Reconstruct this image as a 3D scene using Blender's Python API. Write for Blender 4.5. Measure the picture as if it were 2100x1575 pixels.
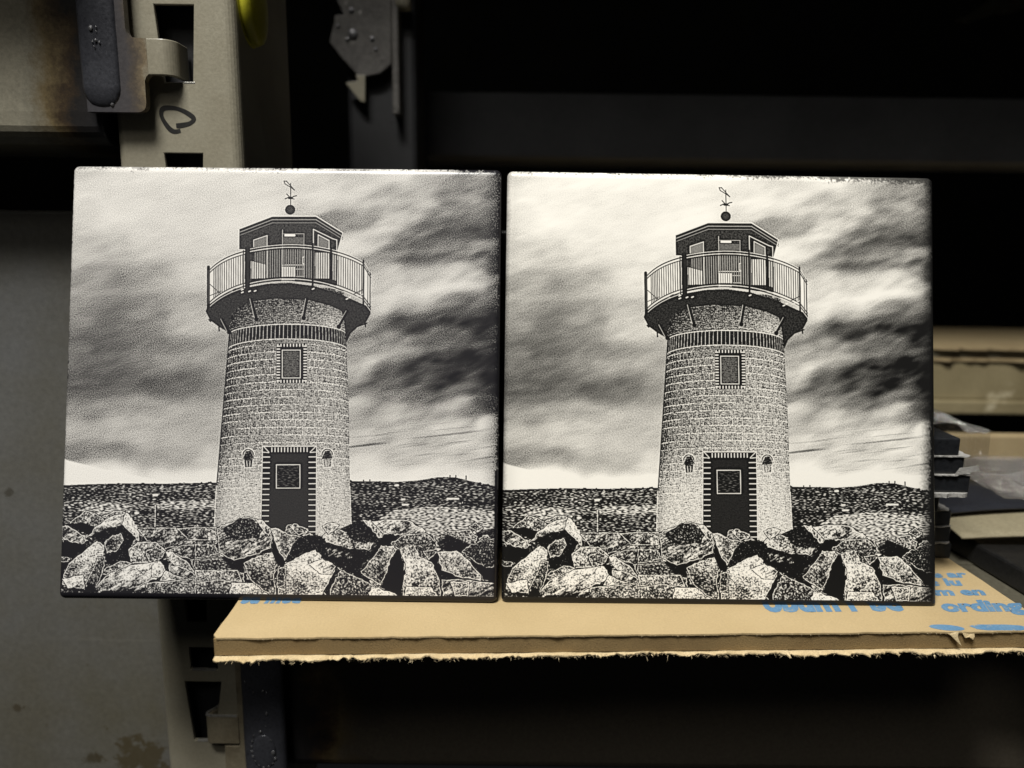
import bpy, bmesh, math, random
import numpy as np
from mathutils import Vector, Matrix
for o in list(bpy.data.objects): bpy.data.objects.remove(o)
sc = bpy.context.scene; COL = sc.collection
# ------------------------------------------------------------------ camera
cam = bpy.data.cameras.new('camera'); cam.sensor_width = 36; cam.lens = 1509.1/2100*36; cam.clip_start = .01; cam.clip_end = 20
camo = bpy.data.objects.new('camera', cam); COL.objects.link(camo); sc.camera = camo
_p, _r = .18390, .01224
_fw = Vector((0, math.cos(_p), -math.sin(_p))); _up = Vector((0, math.sin(_p), math.cos(_p))); _rt = Vector((1, 0, 0))
_x = math.cos(_r)*_rt + math.sin(_r)*_up; _y = -math.sin(_r)*_rt + math.cos(_r)*_up
camo.matrix_world = Matrix(((_x.x, _y.x, -_fw.x, 0), (_x.y, _y.y, -_fw.y, 0), (_x.z, _y.z, -_fw.z, .12177), (0, 0, 0, 1)))
cam.dof.use_dof = True; cam.dof.focus_distance = .258; cam.dof.aperture_fstop = 7.0
# ------------------------------------------------------------------ room light (no window, no sun: one storeroom ceiling fixture plus an added fill)
w = bpy.data.worlds.new('World'); sc.world = w; w.use_nodes = True
w.node_tree.nodes['Background'].inputs[0].default_value = (.9, .95, 1, 1); w.node_tree.nodes['Background'].inputs[1].default_value = .006
def area(name, loc, target, sx, sy, power, col):
    l = bpy.data.lights.new(name, 'AREA'); l.shape = 'RECTANGLE'; l.size = sx; l.size_y = sy; l.energy = power; l.color = col
    o = bpy.data.objects.new(name, l); COL.objects.link(o); o.location = loc
    o.rotation_euler = (Vector(target)-Vector(loc)).to_track_quat('-Z', 'Y').to_euler(); return o
area('ceiling_light', (-.27, -.34, 1.34), (.02, .26, .06), .45, .34, 36.5, (1, .98, .938))
area('fill_light', (-.35, -1.4, 1.75), (.0, .3, .0),   .9, .5, 5.5, (1, .96, .89))  # added fill without a fixture, lifts the rear beam and lower post
sc.view_settings.view_transform = 'Standard'; sc.view_settings.look = 'None'; sc.view_settings.exposure = 0; sc.view_settings.gamma = 1
try: sc.view_settings.use_curve_mapping = False
except Exception: pass
# ---- flat lighthouse picture on the tiles, drawn stroke by stroke into an array (sketch units: x 116..1027, y 338..1240)
NP = 1100
def homography(src, dst):
    A = []
    for (x, y), (u, v) in zip(src, dst):
        A.append([x, y, 1, 0, 0, 0, -u*x, -u*y, -u]); A.append([0, 0, 0, x, y, 1, -v*x, -v*y, -v])
    h = np.linalg.svd(np.array(A, float))[2][-1]
    return h.reshape(3, 3)
HM = homography([(147, 338), (1027, 347), (1023, 1240), (116, 1227)], [(0, 0), (NP, 0), (NP, NP), (0, NP)])
HI = np.linalg.inv(HM)
def to_uv(pts):
    p = np.asarray(pts, float); q = np.c_[p, np.ones(len(p))] @ HM.T
    return q[:, :2] / q[:, 2:]
_gy, _gx = np.mgrid[0:NP, 0:NP] + 0.5
_q = np.stack([_gx, _gy, np.ones_like(_gx)], -1) @ HI.T
SX, SY = _q[..., 0] / _q[..., 2], _q[..., 1] / _q[..., 2]          # sketch coordinates of each dot
_f = np.fft.fftfreq(NP); _fx, _fy = np.meshgrid(np.fft.rfftfreq(NP), _f)
def blur(a, s, sy=None):
    sy = s if sy is None else sy
    return np.fft.irfft2(np.fft.rfft2(a) * np.exp(-2*np.pi**2*((_fx*s)**2 + (_fy*sy)**2)), s=a.shape)
rng = np.random.default_rng(7)
def bnoise(s1, s2, sy1=None, sy2=None):
    n = rng.standard_normal((NP, NP))
    n = blur(n, s1, sy1) - (blur(n, s2, sy2) if s2 else 0)
    return n / n.std()
def rotnoise(lx, ly, ang):
    n = np.fft.rfft2(rng.standard_normal((NP, NP))); c, s = np.cos(ang), np.sin(ang)
    fx, fy = _fx*c - _fy*s, _fx*s + _fy*c
    n = np.fft.irfft2(n*np.exp(-2*np.pi**2*((fx*lx)**2 + (fy*ly)**2)), s=(NP, NP))
    return n / n.std()
def poly_mask(pts):
    p = to_uv(pts); m = np.zeros((NP, NP), bool)
    x0, y0 = np.clip(np.floor(p.min(0)).astype(int), 0, NP); x1, y1 = np.clip(np.ceil(p.max(0)).astype(int) + 1, 0, NP)
    if x1 <= x0 or y1 <= y0: return m
    gx, gy = _gx[y0:y1, x0:x1], _gy[y0:y1, x0:x1]; s = np.zeros(gx.shape, bool)
    for (ax, ay), (bx, by) in zip(p, np.roll(p, -1, 0)):
        if ay == by: continue
        s ^= ((ay > gy) != (by > gy)) & (gx < (bx-ax)*(gy-ay)/(by-ay) + ax)
    m[y0:y1, x0:x1] = s
    return m
_calm = None                                                                # texture map that strokes quieten
def stroke(T, pts, w, val, closed=False):
    p = to_uv(pts); p = np.r_[p, p[:1]] if closed else p
    w = max(w*NP/900/2, .55)
    for (ax, ay), (bx, by) in zip(p[:-1], p[1:]):
        x0, x1 = int(max(min(ax, bx)-w-2, 0)), int(min(max(ax, bx)+w+3, NP)); y0, y1 = int(max(min(ay, by)-w-2, 0)), int(min(max(ay, by)+w+3, NP))
        if x1 <= x0 or y1 <= y0: continue
        gx, gy = _gx[y0:y1, x0:x1], _gy[y0:y1, x0:x1]; dx, dy = bx-ax, by-ay
        t = np.clip(((gx-ax)*dx + (gy-ay)*dy)/(dx*dx+dy*dy+1e-9), 0, 1)
        a = np.clip(w + .5 - np.hypot(gx-ax-t*dx, gy-ay-t*dy), 0, 1)
        T[y0:y1, x0:x1] = T[y0:y1, x0:x1]*(1-a) + val*a
        if _calm is not None: _calm[y0:y1, x0:x1] *= 1-.85*a
def fill(T, pts, val):
    m = poly_mask(pts); T[m] = val; return m
def zoomed(ox, oy):
    return lambda pts: [(ox + x/4.375, oy + y/4.375) for x, y in pts]
Z2, Z3, Z4, Z5, Z6 = zoomed(400, 340), zoomed(400, 640), zoomed(400, 880), zoomed(100, 900), zoomed(680, 900)
def interp(curve, x): return np.interp(x, [c[0] for c in curve], [c[1] for c in curve])
def wobble(pts, amp, r, n=4):
    out = []; p = list(pts)
    for (ax, ay), (bx, by) in zip(p, p[1:] + p[:1]):
        for k in range(n):
            t = k/n; a = amp if k else 0
            out.append((ax+(bx-ax)*t + r.normal(0, a), ay+(by-ay)*t + r.normal(0, a)))
    return out

SKY = """150 350 180;250 350 205;400 350 205;550 360 205;700 360 190;800 352 200;900 360 185;960 372 130;1010 380 70
160 430 195;250 430 205;360 440 200;470 450 205;540 430 208;660 410 200;690 445 125;740 440 120;640 430 185;800 410 175;860 400 170;920 400 100;960 410 120;850 430 165
160 500 170;220 500 165;300 480 190;400 500 195;470 470 205;730 500 205;760 480 190;800 500 110;860 490 95;920 480 80;980 460 75;1015 470 60;860 520 105;780 525 130;920 520 130;980 510 140;1010 520 25;1018 545 40
160 570 135;220 580 125;300 560 150;400 560 185;790 560 190;860 560 185;930 555 195;990 560 190;1010 560 150;800 600 195;880 590 205;960 580 205;1015 590 130
155 640 120;230 650 95;300 640 120;380 640 160;420 660 175;780 630 185;860 625 170;930 620 120;1000 600 90;770 660 120;800 665 75;860 660 70;930 650 50;1000 640 35;1018 650 20
150 720 100;220 720 90;300 710 105;380 720 120;440 730 140;740 700 150;800 700 110;860 700 85;930 690 85;1000 690 70;770 725 165;830 722 150;740 750 160
150 780 85;220 790 72;300 780 80;380 790 95;440 790 130;740 775 120;780 770 60;840 760 45;900 740 35;960 725 28;1015 720 18;860 785 55;930 775 32;1000 770 25;790 800 95;860 810 110;930 800 75;1000 800 35
150 830 125;220 830 130;300 830 130;380 840 160;440 850 165;730 830 180;800 840 175;870 840 150;940 830 170;1000 820 90;1015 835 60;970 845 120
150 880 165;220 870 165;300 880 170;380 890 175;440 890 170;740 900 185;800 890 170;860 890 165;930 880 180;1000 870 215;960 905 180
150 925 130;220 935 125;300 940 150;380 930 165;430 940 185;740 950 205;810 930 185;880 930 190;960 925 185;1010 930 190
160 960 225;230 972 225;350 975 225;430 975 222;740 980 220;850 965 222;950 965 222;1010 970 220""".replace("\n", ";")
def sky_tone():
    pts = np.array([[float(v) for v in s.split()] for s in SKY.split(";") if s.strip()])
    k = 6; xs, ys = SX[::k, ::k], SY[::k, ::k]; ang = np.where(xs > 640, -.30, -.12)
    c, s = np.cos(ang), np.sin(ang); num = np.zeros_like(xs); den = np.zeros_like(xs)
    for x, y, g in pts:
        dx, dy = xs-x, ys-y; a, b = dx*c + dy*s, -dx*s + dy*c
        w = 1/((a/56)**2 + (b/22)**2 + .16)**1.9
        num += w*g; den += w
    g = num/den; n = g.shape[0]
    ii = np.clip((np.arange(NP)+.5)/k-.5, 0, n-1); i0 = np.minimum(ii.astype(int), n-2); f = ii-i0
    g = g[i0]*(1-f[:, None]) + g[i0+1]*f[:, None]; g = g[:, i0]*(1-f) + g[:, i0+1]*f
    right = 1/(1+np.exp(-(SX-640)/60))
    st = right*(.45*rotnoise(40, 11, .36) + .5*rotnoise(20, 6.5, .26) + .22*rotnoise(9, 3.2, .42)) + (1-right)*(.5*rotnoise(50, 18, .2) + .4*rotnoise(20, 7, .25) + .25*rotnoise(9, 3.2, .3))
    wx = bnoise(22, 0)*7; wy = bnoise(22, 0)*5                                # ruffle the bands so the clouds fray
    iy = np.clip((_gy+wy).astype(int), 0, NP-1); ix = np.clip((_gx+wx).astype(int), 0, NP-1); g = g[iy, ix]
    g = g + st*(12 + 12*right)*np.clip((235-g)/90, .15, 1)
    low = np.clip((SY-850)/60, 0, 1)*right                                   # thin streaks above the horizon
    g -= np.clip(rotnoise(40, 1.6, .12)-.9, 0, 2)*38*low*np.clip((965-SY)/40, 0, 1)
    arc = 932 + (np.clip(SX-120, 0, 400)/225)**.8*52                         # pale wedge of clear sky, lower left
    m = np.clip((SY-arc)/4, 0, 1)*(SX < 445)
    g = g*(1-m) + 226*m
    return np.clip(g, 12, 232)

def draw_print(kind):
    global rng, _calm
    rng = np.random.default_rng(11); r2 = np.random.default_rng(5)
    T = (sky_tone()/235)**2.0
    worm = bnoise(1.2, 2.6); wormh = bnoise(2.6, 6, .8, 1.9); wormf = bnoise(.9, 1.9)
    A = np.zeros((NP, NP))                                                   # how much worm texture
    K = np.zeros((NP, NP))                                                   # contrast of the texture (0 = plain tone)
    Wt = worm.copy()
    # --- hills
    hl = [(100, 994), (170, 991), (260, 989), (340, 990), (443, 988), (721, 986), (817, 988), (860, 985), (897, 979), (935, 979), (966, 987), (1030, 1000)]
    hy = interp(hl, SX) - np.clip(bnoise(2.5, 0)[0]-.8, 0, 3)[None, :]*1.6
    hill = SY > hy
    tone = .16 + .05*bnoise(30, 0, 5) + .10*np.exp(-((SY-1040)/9)**2)*(SX < 450) + .08*np.exp(-((SY-1030)/5)**2)*(SX < 450)
    fld = poly_mask(Z6([(430, 720), (560, 640), (900, 605), (1520, 660), (1520, 900), (800, 880), (600, 720)])); tone = np.where(fld, .44, tone)
    fl2 = poly_mask(Z5([(250, 640), (420, 570), (640, 560), (720, 610), (600, 680), (330, 650)])) | poly_mask(Z5([(900, 600), (1100, 545), (1500, 550), (1500, 610), (960, 625)])); tone = np.where(fl2, .42, tone)
    tone = np.where(hill & (SY < hy+5), .03, tone)
    T = np.where(hill, tone, T); A[hill] = .21; K[hill] = 2.0; Wt = np.where(hill, wormh, Wt)
    for x, y, w in [(318, 1013, 8), (262, 1047, 5), (280, 1050, 6), (832, 1035, 10), (930, 1023, 22), (955, 1031, 8), (826, 1024, 9), (814, 995, 6)]: stroke(T, [(x-w/2, y), (x+w/2, y)], 4, .8)
    for x, y, w in [(812, 1025, 14), (880, 1005, 10), (893, 1030, 8), (850, 1010, 18), (295, 1050, 8), (975, 1032, 40)]: stroke(T, [(x-w/2, y), (x+w/2, y)], 9, .01)
    stroke(T, Z5([(965, 590), (965, 780)]), 3.5, .01); stroke(T, Z5([(955, 590), (950, 780)]), 1.6, .8)
    for x in (746, 759, 924, 936, 957): stroke(T, [(x, 975+abs(x-930)*.05), (x, 986)], 2.4, .02)
    # --- tower wall
    lx = interp([(0, 0)], SX)
    xl = np.interp(SY, [600, 670, 1000, 1081, 1300], [476, 470, 443.5, 439, 430]); xr = np.interp(SY, [600, 679, 823, 997, 1074, 1300], [704, 708.6, 715, 717.7, 721, 724])
    tower = (SX > xl) & (SX < xr) & (SY > 590) & (SY < 1120)
    s = np.clip((SX-(xl+xr)/2)/((xr-xl)/2), -1, 1)
    sag = np.interp(SY, [600, 680, 800, 1000, 1100], [24, 20.5, 13, 2, -2])
    yb = SY + sag*(1-s**2)**.5                                               # height along the curved courses
    tt = np.interp(SY, [600, 660, 760, 900, 990, 1080], [.12, .25, .31, .38, .55, .60]) + .10*np.clip(s, -1, .8)*np.interp(SY, [600, 900, 1000], [1, 1, .2]) - .12*np.exp(-((s+.96)/.07)**2) - .05*np.exp(-((s-.97)/.05)**2)
    tt += .15*np.exp(-((s-.75)/.18)**2)*np.exp(-((SY-665)/28)**2)
    T = np.where(tower, tt, T); A[tower] = .16; K[tower] = 1.3; Wt = np.where(tower, .75*wormf + .55*wormh, Wt)
    row = (yb-723)/14.6; rj = np.abs(row-np.round(row))*14.6
    th = np.arcsin(s*.98); ri = np.floor(row); bj = th*13 + (ri % 2)*.5; bj = np.abs(bj-np.round(bj))*18
    j = np.clip(1.35-rj+wormf*.35, 0, 1) + .85*np.clip(1.35-bj+wormf*.35, 0, 1)*(np.abs(s) < .98)
    jw = np.clip(j, 0, 1)*tower*np.interp(SY, [690, 720, 900, 1000, 1060], [.12, .62, .58, .42, .15])*np.clip(.95+.45*blur(rng.standard_normal((NP, NP)), 12, 4)*25, .25, 1.15)
    col = np.floor(th*13 + (ri % 2)*.5); hsh = np.sin(col*12.9898+ri*78.233)*43758.5453; hsh = hsh-np.floor(hsh)
    lum = (row-ri-.5)                                                         # each stone: own tone, lit upper edge, darker foot
    T = np.where(tower, T + ((hsh-.5)*.09 - lum*.05 - np.clip(np.abs(s)-.55, 0, 1)*.16)*np.interp(SY, [690, 730, 990, 1060], [.5, 1, .9, .4]), T)
    T = T + jw*(.85-T)
    # dark soldier course
    ctop, cbot = 685-21*(1-s**2)**.5, 716-22*(1-s**2)**.5
    band = tower & (SY > ctop) & (SY < cbot); T[band] = .035; A[band] = .06; K[band] = 1.2
    vj = th*11.2*np.pi/np.pi*1.28; vj = np.abs(vj-np.round(vj))
    T = np.where(band & (vj < .075+.05*np.abs(s)), .42-.1*np.abs(s), T)
    T = np.where(tower & ((np.abs(SY-ctop) < 1.0) | (np.abs(SY-cbot) < 1.0)), .6, T)
    stroke(T, [(470.5, 670), (443.5, 1000)], 2.2, .02); stroke(T, [(443.3, 995), (439, 1081)], 1.6, .85)
    stroke(T, [(717.7, 997), (721, 1076)], 1.6, .8)
    _calm = A
    # window
    def calm(p, k=1.0, a=.015):
        m = poly_mask(p); A[m] = a; K[m] = k; return m
    fill(T, [(566, 703), (629, 703), (629, 785), (566, 785)], .03); calm([(564, 701), (631, 701), (631, 787), (564, 787)])
    for x in np.arange(569, 628, 6.4):
        stroke(T, [(x, 705), (x, 709)], 2.4, .8); stroke(T, [(x, 779), (x, 783)], 2.4, .75)
    for y in np.arange(709, 782, 5.9):
        stroke(T, [(567.5, y), (572.5, y)], 2.4, .8); stroke(T, [(622.5, y), (627.5, y)], 2.4, .8)
    m = poly_mask([(578, 717), (615, 717), (615, 774), (578, 774)]); T[m] = .10; A[m] = .05; K[m] = 1
    stroke(T, [(578, 717), (615, 717), (615, 774), (578, 774)], 1.6, .7, True)
    # door
    fill(T, [(538, 914), (649, 914), (649, 1120), (535, 1120)], .025); calm([(537, 913), (650, 913), (650, 1120), (534, 1120)], 1.0, .003)
    for y in np.arange(936, 1100, 11.0):
        lx0 = 538 - (y-914)*.017
        stroke(T, [(lx0+2, y), (lx0+15, y)], 2.1, .8); stroke(T, [(633.5, y), (648, y)], 2.1, .75)
    for x in np.arange(557, 632, 6.6): stroke(T, [(x, 917), (x, 925)], 2.2, .75)
    for a, b in (((541, 915), (551, 926)), ((647, 915), (636, 926)), ((539, 926), (551, 927)), ((636, 927), (648, 926))): stroke(T, [a, b], 1.8, .8)
    stroke(T, [(538, 914), (649, 914)], 2.0, .8); stroke(T, [(538, 914), (535, 1063)], 1.5, .8); stroke(T, [(649, 914), (648.5, 1097)], 1.5, .75)
    m = poly_mask([(566.5, 952), (615, 952), (615, 1000), (566.5, 1000)]); T[m] = .06; A[m] = .07; K[m] = 1.2; Wt[m] = wormh[m]
    stroke(T, [(566.5, 952), (615, 952), (615, 1000), (566.5, 1000)], 1.7, .75, True)
    # wall lamps
    for cx, fl in ((508.5, 1), (671, -1)):
        a = np.linspace(np.pi, 2*np.pi, 12)
        stroke(T, [(cx+13*np.cos(t), 931+13*np.sin(t)) for t in a], 1.6, .8); stroke(T, [(cx+10.5*np.cos(t), 931+10.5*np.sin(t)) for t in a], 1.6, .05)
        fill(T, [(cx-4, 924), (cx+5, 923), (cx+12*(1 if fl > 0 else .9), 939), (cx-12, 941)], .02)
        fill(T, [(cx-9, 940), (cx+10, 940), (cx+8, 956), (cx-7, 957)], .04 if fl > 0 else .35)
        stroke(T, [(cx-9, 941), (cx-7, 958), (cx+8, 958), (cx+10, 941)], 1.6, .7); stroke(T, [(cx-3, 944), (cx-2, 955)], 1.6, .7); stroke(T, [(cx+4, 944), (cx+3, 955)], 1.6, .6)
    # --- gallery
    left_open = Z2([(110, 935), (260, 840), (440, 775), (440, 1060), (250, 1140), (110, 1235)]); right_open = Z2([(1262, 760), (1510, 870), (1570, 960), (1570, 1260), (1500, 1210), (1262, 1090)])
    for p in (left_open, right_open): fill(T, p, .80); calm(p, .9)
    und = Z2([(110, 1245), (250, 1150), (430, 1095), (650, 1055), (850, 1048), (1060, 1075), (1300, 1150), (1500, 1240), (1575, 1270), (1570, 1330), (1530, 1400), (1440, 1450), (1380, 1500), (1350, 1570), (1335, 1400), (1310, 1300), (1200, 1250), (1000, 1200), (700, 1190), (500, 1215), (380, 1265), (320, 1335), (298, 1490), (210, 1440), (130, 1380), (90, 1300)])
    fill(T, und, .03); m = poly_mask(und); A[m] = .012; K[m] = 1
    room = Z2([(388, 560), (680, 450), (1080, 450), (1322, 595), (1308, 650), (1272, 765), (1272, 1075), (1060, 1060), (850, 1030), (640, 1030), (440, 1075), (440, 748), (388, 748)])
    fill(T, room, .045); m = poly_mask(room); A[m] = .018; K[m] = 1
    L = lambda p, w, v: stroke(T, Z2(p), w, v)
    F = lambda p, v: fill(T, Z2(p), v)
    for k, v in ((0, .8), (18, .02), (32, .35), (44, .02), (60, .22)): L([(395, 562+k), (685, 452+k), (1078, 452+k), (1318, 600+k)], 1.6 if k else 2.2, v)
    L([(388, 560), (386, 745)], 1.8, .75); L([(1320, 600), (1272, 765)], 1.8, .7)
    F([(520, 665), (640, 625), (640, 720), (520, 730)], .22); L([(520, 665), (640, 625), (640, 1000)], 1.6, .7); L([(520, 665), (520, 725)], 1.6, .7)
    F([(495, 850), (630, 885), (630, 1005), (495, 1010)], .62); F([(520, 760), (630, 730), (630, 885), (520, 850)], .20)
    L([(775, 610), (970, 610), (970, 1000)], 1.4, .4); L([(778, 575), (778, 1030)], 1.6, .45); F([(795, 612), (892, 612), (892, 632), (795, 632)], .85); F([(785, 640), (965, 640), (965, 705), (785, 705)], .14)
    F([(770, 905), (895, 905), (895, 1000), (770, 1000)], .72); F([(770, 1012), (890, 1012), (890, 1032), (770, 1032)], .8); L([(775, 888), (975, 888)], 2, .6); F([(780, 765), (955, 765), (955, 885), (780, 885)], .10)
    L([(975, 815), (958, 820), (958, 875), (975, 880)], 2, .8); L([(900, 925), (975, 925)], 2, .4); L([(905, 990), (975, 990)], 2, .4)
    L([(1055, 570), (1055, 1040)], 2, .6); L([(1055, 570), (1230, 655), (1265, 665), (1265, 760)], 1.8, .7); L([(1098, 620), (1098, 735), (1195, 745), (1195, 670), (1098, 620)], 2, .75); F([(1100, 625), (1190, 672), (1190, 735), (1100, 730)], .22)
    F([(1070, 780), (1205, 780), (1205, 1010), (1070, 1010)], .62); F([(1228, 770), (1265, 780), (1265, 1030), (1228, 1020)], .45)
    top = [(115, 940), (180, 880), (260, 830), (430, 768), (640, 728), (850, 716), (1060, 730), (1270, 772), (1390, 815), (1510, 875), (1570, 975)]
    bot = [(120, 1225), (180, 1170), (260, 1125), (430, 1052), (640, 1010), (850, 998), (1060, 1018), (1270, 1068), (1390, 1115), (1505, 1172), (1570, 1260)]
    def smooth(c):
        n = [q for q in c if q[0] <= 1511]; k = np.polyfit([(q[0]-810)/700 for q in n], [q[1] for q in n], 6)
        return [(x, float(np.polyval(k, (x-810)/700))) for x in np.linspace(n[0][0], n[-1][0], 40)] + [c[-1]]
    top, bot = smooth(top), smooth(bot)
    for x in np.arange(135, 1500, 20.5):
        if 440 < x < 490 or 1205 < x < 1228: continue
        dark = (490 < x < 640) or (1065 < x < 1205) or x < 440 or x > 1228
        if x < 230: x += (230-x)*.3
        yt, yq = interp(top, x)+26, interp(bot, x)
        L([(x, yt), (x, yq)], 1.7, .03 if dark else .30)
    for c, o, w, v in ((top, 0, 2.6, .03), (top, -9, 1.3, .75), (top, 14, 1.6, .75), (top, 27, 2.2, .03), (bot, 0, 2.4, .03), (bot, 14, 1.6, .7), (bot, 27, 2.0, .04), (bot, 40, 1.4, .6)): L([(x, y+o) for x, y in c], w, v)
    for x, a, b, w in ((115, 905, 1290, 6.5), (465, 740, 1130, 10), (1050, 700, 1130, 4), (1214, 745, 1040, 4.5), (1505, 850, 1270, 4), (1565, 960, 1270, 2.4), (1545, 930, 1260, 1.6), (428, 760, 1130, 2.5)): L([(x, a), (x, b)], w, .03)
    L([(130, 1060), (220, 1140)], 1.6, .03); L([(130, 1160), (230, 1120)], 1.6, .03); L([(1420, 1150), (1500, 1110)], 2, .03); L([(1440, 1180), (1500, 1150)], 1.6, .7)
    for x, y in ((485, 1125), (535, 1122), (1360, 1195), (1385, 1180), (1055, 1105), (420, 1110), (420, 1135)): L([(x-8, y), (x+6, y-6)], 2.6, .75)
    # brackets under the gallery
    for p, q in (((500, 1190), (545, 1370)), ((1000, 1190), (970, 1360)), ((1365, 1300), (1285, 1440)), ((240, 1370), (300, 1485))):
        L([(p[0]-14, p[1]), (q[0]-16, q[1])], 1.4, .45); L([p, q], 5, .015); L([q, (q[0]+1, q[1]+2)], 9, .015)
    L([(1355, 1570), (1385, 1500), (1450, 1440), (1535, 1410)], 3, .02); L([(1520, 1390), (1525, 1440)], 3, .03); L([(210, 1430), (212, 1475)], 3, .03); L([(120, 1375), (135, 1390)], 3, .03)
    # ball and weather vane
    a = np.linspace(0, 2*np.pi, 24); F([(846+46*np.cos(t), 395+44*np.sin(t)) for t in a], .05)
    L([(850, 160), (850, 352)], 1.8, .06); L([(800, 298), (830, 285), (850, 292), (880, 275), (903, 270)], 2.2, .08); L([(815, 255), (850, 292), (880, 300)], 2.0, .08); L([(836, 290), (860, 290)], 5, .05)
    L([(790, 140), (812, 140), (885, 220), (850, 195), (800, 165), (790, 140)], 1.8, .10)
    # --- rocks
    _calm = None
    patch = bnoise(9, 0)*.09 + bnoise(22, 0)*.05; worm2 = .8*worm + .5*bnoise(2.2, 4.6); grain = rotnoise(5, 1.1, .5)
    r1, r3 = bnoise(3.4, 8), bnoise(2.0, 4.5); crack = (np.clip(.16-np.abs(r1), 0, 1)/.16 + .6*np.clip(.12-np.abs(r3), 0, 1)/.12)
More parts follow.
